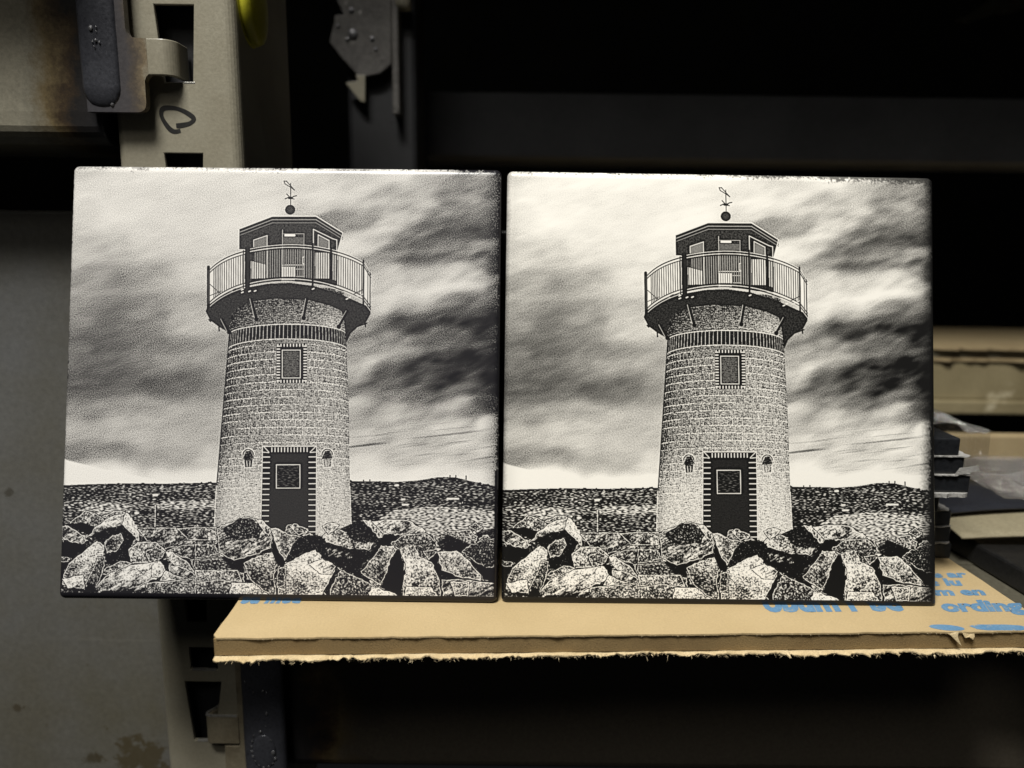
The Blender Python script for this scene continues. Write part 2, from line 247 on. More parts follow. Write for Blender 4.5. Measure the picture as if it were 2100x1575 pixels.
    rocks = [
     (Z5, [(60, 830), (190, 745), (330, 640), (700, 740), (800, 800), (1500, 790), (1530, 1400), (60, 1420)], .13), (Z4, [(150, 880), (260, 860), (680, 900), (1150, 960), (1400, 850), (1900, 800), (1900, 1520), (0, 1520), (0, 900)], .10), (Z6, [(100, 830), (400, 730), (900, 870), (1540, 800), (1540, 1420), (0, 1420)], .13),
     (Z5, [(190, 745), (320, 635), (460, 690), (540, 750), (420, 790), (300, 740)], .36), (Z5, [(480, 690), (600, 640), (700, 650), (560, 720)], .42), (Z5, [(185, 752), (300, 737), (430, 792), (350, 852), (250, 800)], .005),
     (Z5, [(345, 868), (430, 775), (560, 690), (690, 660), (665, 762), (480, 812)], .58), (Z5, [(690, 660), (740, 700), (790, 790), (805, 905), (735, 830), (660, 757)], .78),
     (Z5, [(360, 872), (500, 802), (650, 768), (760, 885), (740, 930), (690, 1085), (520, 1110), (490, 900)], .05), (Z5, [(500, 920), (560, 870), (640, 840), (665, 900), (600, 1000), (520, 1015)], .36),
     (Z5, [(90, 785), (160, 770), (250, 820), (345, 900), (300, 930), (180, 905), (80, 860)], .46), (Z5, [(80, 915), (300, 932), (345, 960), (200, 1060), (80, 1010)], .01), (Z5, [(75, 1040), (180, 1060), (170, 1090), (70, 1090)], .22), (Z5, [(70, 1100), (165, 1090), (110, 1280), (70, 1330)], .005),
     (Z5, [(800, 805), (1000, 790), (1500, 790), (1480, 940), (1150, 960), (1000, 985), (880, 905)], .30), (Z5, [(1150, 800), (1400, 790), (1500, 830), (1490, 900), (1250, 900)], .38),
     (Z5, [(715, 985), (800, 920), (950, 920), (1045, 1000), (1000, 1085), (850, 1100), (740, 1110)], .50), (Z5, [(870, 1010), (960, 960), (1040, 1010), (1000, 1080), (900, 1090)], .26), (Z5, [(1060, 1000), (1200, 950), (1480, 940), (1530, 1060), (1280, 1075)], .24), (Z5, [(1050, 1010), (1110, 1010), (1250, 1110), (1305, 1195), (1180, 1180), (1080, 1080)], .62),
     (Z5, [(1270, 1080), (1740, 1060), (1740, 1165), (1600, 1180), (1310, 1170)], .17), (Z5, [(1000, 1080), (1060, 1090), (1090, 1160), (1020, 1150)], .02),
     (Z5, [(400, 1375), (450, 1290), (560, 1190), (720, 1130), (1000, 1095), (1040, 1170), (1000, 1230), (900, 1262), (780, 1330), (560, 1362)], .70), (Z5, [(930, 1130), (1000, 1097), (1040, 1170), (1000, 1225), (930, 1230)], .84), (Z5, [(450, 1180), (640, 1090), (740, 1110), (600, 1180)], .28),
     (Z5, [(130, 1230), (180, 1110), (330, 990), (430, 910), (492, 950), (480, 1040), (440, 1150), (330, 1270), (320, 1340), (120, 1295)], .58), (Z5, [(120, 1250), (300, 1215), (315, 1330), (180, 1340)], .78), (Z5, [(440, 1050), (500, 1050), (480, 1180), (420, 1330), (340, 1390), (330, 1290)], .20), (Z5, [(100, 1330), (290, 1340), (330, 1400), (90, 1400)], .12), (Z5, [(330, 1330), (400, 1300), (420, 1400), (330, 1400)], .02),
     (Z5, [(1080, 1130), (1200, 1150), (1335, 1220), (1250, 1290), (1080, 1200)], .48), (Z5, [(1050, 1180), (1240, 1260), (1000, 1262)], .60), (Z5, [(1330, 1185), (1560, 1170), (1750, 1205), (1750, 1290), (1400, 1282)], .38), (Z5, [(880, 1290), (1250, 1252), (1660, 1270), (1640, 1400), (870, 1400)], .32), (Z5, [(480, 1365), (870, 1335), (880, 1400), (440, 1400)], .10), (Z5, [(1640, 1300), (1780, 1310), (1840, 1400), (1620, 1400)], .88),
     (Z4, [(0, 1030), (180, 1040), (210, 1110), (60, 1150), (0, 1150)], .2), (Z4, [(0, 1165), (400, 1160), (430, 1260), (0, 1260)], .15), (Z4, [(250, 1150), (560, 1110), (460, 1190), (420, 1270), (330, 1240)], .02), (Z4, [(0, 1260), (380, 1265), (420, 1370), (300, 1350), (0, 1360)], .36), (Z4, [(0, 1375), (230, 1350), (340, 1370), (300, 1500), (0, 1500)], .3), (Z4, [(330, 1380), (560, 1380), (690, 1420), (690, 1500), (310, 1500)], .74),
     (Z4, [(200, 890), (260, 860), (400, 800), (500, 790), (580, 830), (650, 890), (690, 960), (680, 1060), (500, 1130), (350, 1170), (215, 1100)], .34), (Z4, [(260, 890), (390, 812), (500, 800), (590, 890), (570, 960), (420, 980), (300, 960)], .10), (Z4, [(545, 805), (600, 815), (680, 905), (660, 950), (600, 880)], .72),
     (Z4, [(440, 1200), (560, 1140), (690, 1105), (745, 1180), (705, 1300), (725, 1500), (690, 1500), (500, 1345)], .42), (Z4, [(690, 960), (760, 1100), (835, 1190), (745, 1230), (690, 1100)], .005),
     (Z4, [(680, 890), (720, 885), (830, 940), (965, 962), (880, 1040), (805, 1172), (740, 1060)], .48), (Z4, [(965, 965), (1100, 955), (1135, 1010), (1110, 1075), (960, 1140), (830, 1175), (880, 1050)], .07),
     (Z4, [(745, 1400), (760, 1300), (830, 1200), (960, 1130), (1080, 1085), (1150, 1160), (1285, 1200), (1240, 1290), (1160, 1440), (1130, 1510), (750, 1510)], .66), (Z4, [(1030, 1210), (1150, 1165), (1280, 1200), (1225, 1300), (1120, 1290)], .84), (Z4, [(745, 1250), (820, 1230), (800, 1400), (740, 1420)], .22),
     (Z4, [(1150, 960), (1230, 895), (1380, 930), (1420, 1000), (1610, 1010), (1560, 1085), (1350, 1062), (1180, 1010)], .46), (Z4, [(1170, 1022), (1350, 1070), (1560, 1100), (1540, 1170), (1450, 1265), (1290, 1230), (1140, 1150)], .03), (Z4, [(1170, 1060), (1400, 1110), (1420, 1170), (1200, 1140)], .12),
     (Z4, [(1370, 935), (1420, 850), (1520, 818), (1600, 850), (1685, 960), (1600, 1010), (1420, 1000)], .09), (Z4, [(1510, 815), (1625, 838), (1710, 960), (1650, 972), (1590, 890)], .68), (Z4, [(1150, 870), (1230, 840), (1290, 860), (1200, 940)], .6),
     (Z6, [(370, 742), (540, 728), (700, 738), (845, 830), (800, 870), (640, 862), (540, 862), (480, 852)], .66), (Z6, [(470, 862), (560, 850), (600, 890), (500, 960), (400, 1040), (380, 1000)], .01), (Z6, [(540, 940), (640, 870), (850, 850), (955, 930), (940, 1010), (860, 1080), (780, 1060), (720, 950), (600, 985)], .24),
     (Z6, [(920, 870), (1050, 830), (1250, 820), (1315, 880), (1290, 960), (1200, 950), (950, 960)], .38), (Z6, [(960, 932), (1060, 872), (1180, 930), (1290, 972), (1180, 1030), (1000, 975)], .02), (Z6, [(1180, 1020), (1250, 960), (1340, 920), (1500, 900), (1510, 1150), (1400, 1160), (1290, 1100)], .13), (Z6, [(1290, 1110), (1400, 1160), (1510, 1160), (1510, 1290), (1370, 1270)], .01),
     (Z6, [(830, 1010), (985, 990), (880, 1085)], .32), (Z6, [(900, 1080), (960, 1020), (1010, 1190), (1150, 1245), (1010, 1260), (960, 1200)], .02), (Z6, [(960, 1020), (1130, 1010), (1230, 1090), (1350, 1230), (1345, 1275), (1150, 1240), (1000, 1180)], .54),
     (Z6, [(620, 990), (740, 950), (790, 1060), (900, 1110), (960, 1240), (985, 1415), (650, 1415), (650, 1280), (680, 1160)], .46), (Z6, [(680, 1330), (900, 1340), (960, 1415), (660, 1415)], .7), (Z6, [(530, 1020), (620, 1000), (655, 1150), (640, 1415), (450, 1340), (510, 1190)], .003),
     (Z6, [(450, 960), (560, 960), (580, 1000), (530, 1080), (500, 1200), (445, 1312), (310, 1230), (270, 1190), (400, 1040)], .42), (Z6, [(10, 1310), (90, 1180), (200, 1230), (330, 1290), (470, 1362), (625, 1418), (-10, 1418)], .20), (Z6, [(370, 1330), (500, 1372), (625, 1418), (340, 1418)], .80), (Z6, [(60, 1120), (270, 1190), (180, 1220), (100, 1180), (30, 1290)], .01),
     (Z6, [(1000, 1270), (1250, 1275), (1485, 1312), (1485, 1418), (1010, 1418)], .40), (Z6, [(1080, 1290), (1240, 1290), (1230, 1415), (1120, 1415)], .62)]
    facet = np.tanh(bnoise(5, 13)*4)*.07 + np.tanh(bnoise(9, 0)*5)*.05; patch = patch*.7 + facet
    small = []
    for i in range(120):
        cx, cy = r2.uniform(120, 1022), r2.uniform(1078, 1222); rr_ = r2.uniform(5, 15); ph = r2.uniform(0, 6.3)
        small.append((lambda q: q, [(cx+rr_*1.35*np.cos(t)*r2.uniform(.75, 1.2), cy+rr_*.8*np.sin(t)*r2.uniform(.75, 1.2)) for t in ph+np.sort(r2.uniform(0, 6.28, 6))], r2.uniform(.14, .55)))
    rocks = rocks[:3] + small + [q for q in rocks[3:] if q[2] > .012 or r2.random() < .8]
    for k, (z, p, v) in enumerate(rocks):
        p = z(p) if k < 3 else wobble(z(p), 1.0, r2, 5)
        v = v*.80 if k > 2 else v*.6
        if k > 2 and v > .011: stroke(T, p, 4.2, .01, True)
        m = fill(T, p, v); A[m] = (.21 if v > .08 else .11) if v > .011 else .03; K[m] = 1.9
        ys = SY[m]; T[m] += (patch*np.clip(v*3, .15, 1))[m] + (.16*v*np.clip((ys.mean()-ys)/12, -1.6, 1.6) if len(ys) else 0) + (crack*(-.45 if v > .3 else .40)*min(1, v*4))[m]; Wt[m] = ((worm2, .7*worm+.5*wormh, .6*worm2+.7*grain, .8*worm2+.4*wormf)[k % 4])[m]
        if k > 2 and v > .10: stroke(T, p, 1.3, min(v+.5, .9), True)
    # --- finish: sharpening haloes, texture, dots
    T = T + .9*(T-blur(T, 2.6))*(SY < 1000) + .35*(T-blur(T, 2.0))*(SY >= 1000)
    P = np.where(K > 0, np.clip((np.clip(T, 0, 1) + A*Wt - .42)*K + .42, 0, 1), np.clip(T, 0, 1))
    skym = (K == 0)
    if kind == 'dither':
        n = .85*bnoise(.55, 1.3) + .3*bnoise(.9, 2.2)
        P = np.clip(P*.98+.004, 0, 1); amp = np.where(skym, .20, .07)*np.clip(1.25-P, .3, 1)**.5
        P = np.clip(P + n*amp*np.clip(P*8, 0, 1)*np.sqrt(np.clip(P*(1.02-P), 0, 1))*2.0, 0, 1)
    else:
        P = np.where(skym, np.clip(P*1.30-.015, 0, 1), np.clip(P*1.25-.02, 0, 1))
        ht = np.sin((_gx+_gy)*2*np.pi/4.6)*np.sin((_gx-_gy)*2*np.pi/4.6)
        n = bnoise(.8, 2.0); P = np.clip(P + (ht*.30+n*.16)*P*(1.03-P)*2.2*np.where(skym, 1, .35), 0, 1)
    # --- edges: how the black paint creeps in round the border
    u, v = _gx/NP, _gy/NP; e = bnoise(1.5, 6)*.0022 + bnoise(10, 0)*.0015
    if kind == 'dither':
        dark = np.clip((.006+e - (1-u))/.003, 0, 1); vr = np.clip((u-.955)/.045, 0, 1)**1.5*np.clip((.80-v)/.1, 0, 1)
        P = np.clip(P*(1-.75*vr) + vr*bnoise(.9, 2.2)*.20*(P > .05), 0, 1)
        tp = np.clip((.009+e*1.6+.006*blur(rng.standard_normal((NP, NP)), 40)*60 - v)/.006, 0, 1)*.5
        dark = np.maximum(np.maximum(dark, tp), np.clip((.003+e-u)/.002, 0, 1)*.9)
        dark = np.maximum(dark, np.clip((.022*np.clip((u-.85)/.15, 0, 1)+e*2-v)/.008, 0, 1))
    else:
        dark = np.clip((.030+e*.8+.010*np.clip((v-.2)*2, 0, 1) - (1-u))/.024, 0, 1)
        dark = np.maximum(dark, np.clip((.010+e*.6-u)/.022, 0, 1)*.8); dark = np.maximum(dark, np.clip((.006+.016*np.clip(u-.45, 0, 1)*2+e*1.5-v)/.010, 0, 1)*.85)
        vr = np.clip((u-.93)/.07, 0, 1)**2*.5 + np.clip((.05-u)/.05, 0, 1)**2*.25; P = P*(1-vr)
    dark = np.maximum(dark, (v > .9835).astype(float)); dark = np.maximum(dark, np.clip((u-.990)/.002, 0, 1)*(v > .7))
    return np.clip(P*(1-dark), 0, 1)
# ------------------------------------------------------------------ materials
def new_mat(name):
    m = bpy.data.materials.new(name); m.use_nodes = True; nt = m.node_tree
    return m, nt, nt.nodes['Principled BSDF']
def N(nt, t, **kw):
    n = nt.nodes.new(t)
    for k, v in kw.items(): setattr(n, k, v)
    return n
def noise(nt, co, scale, detail=4, rough=.55, vec_scale=None):
    if vec_scale:
        mp = N(nt, 'ShaderNodeMapping'); mp.inputs['Scale'].default_value = vec_scale; nt.links.new(co, mp.inputs['Vector']); co = mp.outputs[0]
    n = N(nt, 'ShaderNodeTexNoise'); n.inputs['Scale'].default_value = scale; n.inputs['Detail'].default_value = detail; n.inputs['Roughness'].default_value = rough
    nt.links.new(co, n.inputs['Vector']); return n.outputs[0]
def ramp(nt, fac, stops):
    r = N(nt, 'ShaderNodeValToRGB'); e = r.color_ramp.elements
    while len(e) < len(stops): e.new(.5)
    for el, (p, c) in zip(e, stops): el.position = p; el.color = (*c, 1) if len(c) == 3 else c
    nt.links.new(fac, r.inputs[0]); return r.outputs[0]
def mixc(nt, fac, a, b, mode='MIX'):
    m = N(nt, 'ShaderNodeMix', data_type='RGBA', blend_type=mode)
    for i, v in ((0, fac), (6, a), (7, b)):
        if isinstance(v, (int, float)): m.inputs[i].default_value = v
        elif isinstance(v, tuple): m.inputs[i].default_value = (*v, 1)
        else: nt.links.new(v, m.inputs[i])
    return m.outputs[2]
def math_(nt, op, a, b=None, clamp=False):
    m = N(nt, 'ShaderNodeMath', operation=op, use_clamp=clamp)
    for i, v in ((0, a), (1, b)):
        if v is None: continue
        if isinstance(v, (int, float)): m.inputs[i].default_value = v
        else: nt.links.new(v, m.inputs[i])
    return m.outputs[0]
def bump(nt, b, h, strength, dist):
    n = N(nt, 'ShaderNodeBump'); n.inputs['Strength'].default_value = strength; n.inputs['Distance'].default_value = dist
    nt.links.new(h, n.inputs['Height']); nt.links.new(n.outputs[0], b.inputs['Normal'])
def objco(nt): return N(nt, 'ShaderNodeTexCoord').outputs['Object']
def surface(name, c1, c2, rough=.5, scale=60, fine=900, grain=.25, bmp=.15, metallic=0, spots=None, spot_scale=120, spot_lo=.68, vs=None):
    """painted / paper / metal surface: two tones in broad patches, fine grain, optional dirt spots, fine relief"""
    m, nt, b = new_mat(name); co = objco(nt)
    f = ramp(nt, noise(nt, co, scale, 5, .6, vs), [(.32, (0, 0, 0)), (.68, (1, 1, 1))])
    col = mixc(nt, f, c1, c2)
    g = noise(nt, co, fine, 3, .7); gr = ramp(nt, g, [(.25, (1-grain,)*3), (.75, (1+grain,)*3)])
    col = mixc(nt, 1.0, col, gr, 'MULTIPLY')
    if spots:
        s = ramp(nt, noise(nt, co, spot_scale, 6, .65), [(spot_lo, (0, 0, 0)), (spot_lo+.07, (1, 1, 1))]); col = mixc(nt, s, col, spots)
    nt.links.new(col, b.inputs['Base Color']); b.inputs['Roughness'].default_value = rough; b.inputs['Metallic'].default_value = metallic
    rr = math_(nt, 'MULTIPLY_ADD', g, .3); nt.nodes[-1].inputs[2].default_value = rough-.15; nt.links.new(rr, b.inputs['Roughness'])
    bump(nt, b, g, bmp, .0006); return m
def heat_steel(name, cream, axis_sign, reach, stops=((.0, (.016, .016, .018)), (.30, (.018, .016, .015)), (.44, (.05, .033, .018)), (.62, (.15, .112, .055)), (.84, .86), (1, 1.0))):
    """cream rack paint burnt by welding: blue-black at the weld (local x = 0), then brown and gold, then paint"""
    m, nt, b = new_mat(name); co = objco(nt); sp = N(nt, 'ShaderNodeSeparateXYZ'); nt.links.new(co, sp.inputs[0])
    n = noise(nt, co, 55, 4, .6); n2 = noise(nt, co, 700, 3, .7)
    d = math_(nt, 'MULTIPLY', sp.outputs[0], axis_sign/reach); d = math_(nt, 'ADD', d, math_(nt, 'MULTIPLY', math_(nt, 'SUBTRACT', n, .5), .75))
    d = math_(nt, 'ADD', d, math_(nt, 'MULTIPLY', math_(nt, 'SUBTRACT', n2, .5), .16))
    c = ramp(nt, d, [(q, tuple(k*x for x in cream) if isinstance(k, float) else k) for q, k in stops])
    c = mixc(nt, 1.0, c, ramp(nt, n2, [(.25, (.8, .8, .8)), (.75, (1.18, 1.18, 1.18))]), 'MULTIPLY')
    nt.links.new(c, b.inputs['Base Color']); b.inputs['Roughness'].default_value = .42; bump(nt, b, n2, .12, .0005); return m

CREAM = (.262, .243, .184)
M = {}
M['cream'] = surface('rack_paint', CREAM, (.215, .195, .142), .36, 45, 800, .13, .12, spots=(.10, .085, .055), spot_scale=160, spot_lo=.70)
M['cream_far'] = surface('rear_rack_paint', (.28, .235, .135), (.2, .165, .09), .5, 30, 500, .15, .1, spots=(.42, .37, .25), spot_scale=50, spot_lo=.6)
M['burnt_beam'] = heat_steel('burnt_rack_paint_beam', CREAM, -1, .034)  # black zone beside the weld holds scorch and cast shadow together
M['burnt_plate'] = heat_steel('burnt_rack_paint_plate', CREAM, 1, .0200, ((.0, (.05, .048, .052)), (.45, (.06, .055, .056)), (.62, (.075, .06, .045)), (.76, (.15, .115, .07)), (.9, .9), (1, 1.0)))
M['burnt_shaded'] = heat_steel('burnt_rack_paint_shaded', (.15, .128, .095), 1, .05)  # cream darkened: the shade under the board is put into this paint
M['burnt_tab'] = surface('hook_plate_paint', (.20, .175, .12), (.12, .10, .065), .4, 70, 700, .2, .12)
M['weld'] = surface('weld_steel', (.064, .066, .076), (.04, .041, .048), .32, 60, 900, .25, .16, metallic=.3, spots=(.24, .24, .24), spot_scale=420, spot_lo=.73)
M['bead'] = surface('weld_spatter', (.26, .26, .27), (.12, .12, .12), .30, 300, 1200, .3, .4, metallic=.6)
M['foot'] = surface('smeared_weld_steel', (.12, .122, .13), (.05, .051, .058), .28, 260, 900, .3, .5, metallic=.4)
M['rust'] = surface('old_steel', (.115, .108, .098), (.06, .055, .05), .45, 70, 600, .35, .5, metallic=.25, spots=(.32, .31, .29), spot_scale=170, spot_lo=.66)
M['pale_edge'] = surface('pale_steel_edge', (.42, .41, .38), (.3, .29, .26), .3, 200, 900, .2, .1, metallic=.5)
M['shade_steel'] = surface('shade_steel', (.013, .013, .014), (.009, .009, .0095), .5, 30, 500, .2, .1)  # near-black tone carries the shade of slot interiors and rear upright
M['back_beam_shaded'] = surface('rear_upper_beam_shaded_paint', (.085, .087, .093), (.055, .056, .06), .45, 20, 300, .15, .1)  # dark tone puts the dim light at the rear into the paint
def panel_mat():
    m = surface('grey_beige_panel_paint', (.118, .118, .114), (.092, .085, .063), .42, 11, 420, .12, .10, spots=(.06, .05, .03), spot_scale=38, spot_lo=.71)
    nt = m.node_tree; b = nt.nodes['Principled BSDF']; col = b.inputs['Base Color'].links[0].from_socket; co = objco(nt)
    for (x, z, rx, rz, lo, c) in ((PX1, PZ1, .026, .020, .62, (.05, .038, .016)), (PX2, PZ2, .012, .006, .85, (.045, .036, .02)), (PX3, PZ3, .007, .007, .85, (.05, .045, .035)), (PX4, PZ4, .009, .005, .85, (.05, .04, .025))):
        mp = N(nt, 'ShaderNodeMapping'); mp.inputs['Location'].default_value = (-x/rx, 0, -z/rz); mp.inputs['Scale'].default_value = (1/rx, 0, 1/rz); nt.links.new(co, mp.inputs[0])
        ln = N(nt, 'ShaderNodeVectorMath', operation='LENGTH'); nt.links.new(mp.outputs[0], ln.inputs[0])
        f = math_(nt, 'SUBTRACT', 1.0, ln.outputs['Value'], True); f = math_(nt, 'MULTIPLY', f, 1.2); f = math_(nt, 'ADD', f, math_(nt, 'MULTIPLY', math_(nt, 'SUBTRACT', noise(nt, co, 110, 7, .75), .5), 3.4)); f = ramp(nt, f, [(min(lo, .99)-.12, (0, 0, 0)), (min(lo+.12, 1), (.8, .8, .8))])
        col = mixc(nt, f, col, c)
    sc_ = ramp(nt, noise(nt, co, 40, 5, .7, (.12, 1, 3.0)), [(.62, (0, 0, 0)), (.72, (.35, .35, .35))]); col = mixc(nt, sc_, col, (.21, .20, .17))
    nt.links.new(col, b.inputs['Base Color']); return m
PX1, PZ1, PX2, PZ2, PX3, PZ3, PX4, PZ4 = .111, .213, .088, .211, .064, .342, .056, .2375
M['panel'] = panel_mat()
M['yellow'] = surface('yellow_plastic', (.42, .40, .03), (.34, .32, .02), .32, 90, 900, .1, .05)
M['marker'] = surface('black_marker_ink', (.006, .0055, .005), (.012, .011, .009), .5, 200, 900, .1, .05)
M['liner'] = surface('kraft_liner', (.45, .34, .18), (.41, .305, .155), .75, 35, 1300, .10, .25, spots=(.40, .28, .13), spot_scale=240, spot_lo=.71)
M['core'] = surface('fibre_core', (.235, .160, .066), (.19, .125, .05), .85, 60, 1900, .25, .4)
M['torn'] = surface('torn_liner_paper', (.62, .50, .30), (.50, .38, .20), .85, 160, 2200, .3, .6)
M['fibre'] = surface('paper_fibre', (.66, .55, .35), (.55, .43, .25), .8, 200, 900, .1, .05)
M['blue_ink'] = surface('blue_print_ink', (.09, .205, .345), (.125, .235, .355), .6, 120, 1800, .25, .1, spots=(.33, .30, .22), spot_scale=330, spot_lo=.60)
M['tile_black'] = surface('black_paint_on_tile', (.014, .0135, .0125), (.022, .021, .019), .38, 80, 1400, .3, .2)
M['black_glaze'] = surface('black_tile_edge', (.009, .0095, .0105), (.013, .014, .016), .34, 90, 900, .3, .2, spots=(.06, .06, .06), spot_scale=260, spot_lo=.76)
M['grey_paper'] = surface('grey_torn_paper', (.36, .35, .33), (.22, .215, .20), .8, 260, 1500, .3, .5)
M['brown_card'] = surface('brown_cardboard', (.34, .265, .145), (.28, .21, .11), .75, 30, 900, .15, .3)
M['pale_card'] = surface('pale_cardboard', (.36, .315, .205), (.28, .24, .15), .75, 45, 800, .18, .3, spots=(.2, .17, .11), spot_scale=110, spot_lo=.66)
M['navy'] = surface('dark_plastic_sheet', (.026, .028, .036), (.02, .021, .026), .42, 60, 500, .2, .15)
M['black_bar'] = surface('black_bar_paint', (.010, .010, .010), (.016, .015, .014), .35, 80, 700, .3, .2)
M['deck'] = surface('shelf_deck_paint', (.085, .078, .055), (.06, .054, .036), .6, 40, 500, .2, .2)
M['wall'] = surface('storeroom_wall', (.0022, .0022, .002), (.0016, .0016, .0014), .95, 5, 60, .2, .0); M['wall'].node_tree.nodes['Principled BSDF'].inputs['Specular IOR Level'].default_value = 0  # near-black, no specular: the darkness of the depth is in the colour
def film_mat():
    m, nt, b = new_mat('clear_plastic_film'); out = nt.nodes['Material Output']
    tr = N(nt, 'ShaderNodeBsdfTransparent'); gl = N(nt, 'ShaderNodeBsdfGlossy'); gl.inputs['Roughness'].default_value = .09; gl.inputs['Color'].default_value = (.9, .9, .9, 1)
    df = N(nt, 'ShaderNodeBsdfDiffuse'); df.inputs['Color'].default_value = (.6, .57, .52, 1)
    co = objco(nt); h = noise(nt, co, 170, 5, .65); bp = N(nt, 'ShaderNodeBump'); bp.inputs['Strength'].default_value = 1.0; bp.inputs['Distance'].default_value = .006
    nt.links.new(h, bp.inputs['Height']); nt.links.new(bp.outputs[0], gl.inputs['Normal'])
    m1 = N(nt, 'ShaderNodeMixShader'); m1.inputs[0].default_value = .10; m2 = N(nt, 'ShaderNodeMixShader'); m2.inputs[0].default_value = .24
    nt.links.new(tr.outputs[0], m1.inputs[1]); nt.links.new(df.outputs[0], m1.inputs[2]); nt.links.new(m1.outputs[0], m2.inputs[1]); nt.links.new(gl.outputs[0], m2.inputs[2]); nt.links.new(m2.outputs[0], out.inputs['Surface'])
    return m
M['film'] = film_mat()
def print_mat(name, arr, white, black):
    img = bpy.data.images.new(name, NP, NP, alpha=False, float_buffer=False); img.colorspace_settings.name = 'Non-Color'
    px = np.ones((NP, NP, 4), np.float32); px[..., :3] = np.sqrt(arr[::-1, :, None]); img.pixels.foreach_set(px.ravel()); img.update(); img.pack()
    m, nt, b = new_mat(name); t = N(nt, 'ShaderNodeTexImage', extension='EXTEND', interpolation='Linear'); t.image = img
    uv = N(nt, 'ShaderNodeUVMap'); nt.links.new(uv.outputs[0], t.inputs[0])
    f = math_(nt, 'MULTIPLY', t.outputs[0], t.outputs[0])
    nt.links.new(mixc(nt, f, black, white), b.inputs['Base Color'])
    g = noise(nt, objco(nt), 900, 3, .6); r = math_(nt, 'MULTIPLY_ADD', f, -.12); nt.nodes[-1].inputs[2].default_value = .26
    nt.links.new(r, b.inputs['Roughness']); b.inputs['Specular IOR Level'].default_value = .32; bump(nt, b, g, .05, .0004); return m

# ------------------------------------------------------------------ mesh helpers (coordinates in millimetres of the place)
MM = .001
def tag(o, label, cat, group=None, kind=None):
    if label: o['label'] = label
    if cat: o['category'] = cat
    if group: o['group'] = group
    if kind: o['kind'] = kind
    return o
def empty(name, loc, label=None, cat=None, group=None, rot=(0, 0, 0)):
    o = bpy.data.objects.new(name, None); COL.objects.link(o); o.location = Vector(loc)*MM; o.rotation_euler = rot; o.empty_display_size = .01
    return tag(o, label, cat, group)
def obj(name, verts, faces, mat, parent=None, origin=None, local=False, smooth=False, bevel=0, seg=2, kind=None, solid=0):
    """one mesh object; vertices in mm of the place, stored relative to its parent (or to origin)"""
    o3 = Vector(origin) if origin else (Vector((0, 0, 0)) if (local or parent is None) else Vector(parent.location)/MM)
    if local: o3 = Vector((0, 0, 0))
    me = bpy.data.meshes.new(name); me.from_pydata([tuple((Vector(v)-o3)*MM) for v in verts], [], faces); me.materials.append(mat)
    bm = bmesh.new(); bm.from_mesh(me); bmesh.ops.recalc_face_normals(bm, faces=bm.faces); bm.to_mesh(me); bm.free()
    o = bpy.data.objects.new(name, me); COL.objects.link(o)
    if parent: o.parent = parent
    if origin and not parent: o.location = o3*MM
    if smooth:
        for p in me.polygons: p.use_smooth = True
    if solid:
        s = o.modifiers.new('solid', 'SOLIDIFY'); s.thickness = solid*MM; s.offset = 0
    if bevel:
        b = o.modifiers.new('bevel', 'BEVEL'); b.width = bevel*MM; b.segments = seg; b.limit_method = 'ANGLE'; b.angle_limit = math.radians(40)
    if kind: o['kind'] = kind
    return o
def prism(poly, a0, a1, axis='y'):
    """outline extruded along an axis: verts, faces"""
    n = len(poly)
    f = {'y': lambda p, a: (p[0], a, p[1]), 'z': lambda p, a: (p[0], p[1], a), 'x': lambda p, a: (a, p[0], p[1])}[axis]
    v = [f(p, a0) for p in poly] + [f(p, a1) for p in poly]
    return v, [tuple(range(n)), tuple(range(2*n-1, n-1, -1))] + [(i, (i+1) % n, n+(i+1) % n, n+i) for i in range(n)]
def box(x0, x1, y0, y1, z0, z1): return prism([(x0, z0), (x1, z0), (x1, z1), (x0, z1)], y0, y1)
def ribbon(pts, w, y, n=1):
    """flat pen stroke in the xz plane facing -y"""
    P = [Vector((p[0], p[1])) for p in pts]; v = []; f = []
    for i, p in enumerate(P):
        d = (P[min(i+1, len(P)-1)]-P[max(i-1, 0)]).normalized(); nn = Vector((-d.y, d.x)); ww = w/2*(1+.12*math.sin(i*.33))
        v += [(p.x+nn.x*ww, y, p.y+nn.y*ww), (p.x-nn.x*ww, y, p.y-nn.y*ww)]
        if i: f.append((2*i-2, 2*i-1, 2*i+1, 2*i))
    return v, f
def catmull(pts, k=6):
    out = []; n = len(pts)
    for i in range(n-1):
        p0, p1, p2, p3 = [np.array(pts[min(max(j, 0), n-1)], float) for j in (i-1, i, i+1, i+2)]
        for t in np.linspace(0, 1, k, endpoint=False):
            out.append(tuple(.5*((2*p1)+(-p0+p2)*t+(2*p0-5*p1+4*p2-p3)*t*t+(-p0+3*p1-3*p2+p3)*t**3)))
    return out + [tuple(pts[-1])]
R = random.Random(3)

# ------------------------------------------------------------------ the setting: shelf deck, unseen shading decks, wall blackened for the unlit depth
deck = obj('shelf_deck', *box(-98, 700, 292, 432, -12, -7.6), M['deck']); deck['kind'] = 'structure'
deck2 = obj('unseen_shade_roof', *box(-700, 900, 283, 900, 440, 446), M['shade_steel']); deck2['kind'] = 'structure'  # unseen deck added overhead to shade the interior of the rack
deck3 = obj('unseen_beam_shade', *box(-700, -150, 230, 330, 263, 268), M['deck']); deck3['kind'] = 'structure'  # unseen overhang added to darken the top of the left beam
wall = obj('storeroom_wall', *box(-2500, 2800, 2400, 2420, -1500, 2400), M['wall']); wall['kind'] = 'structure'

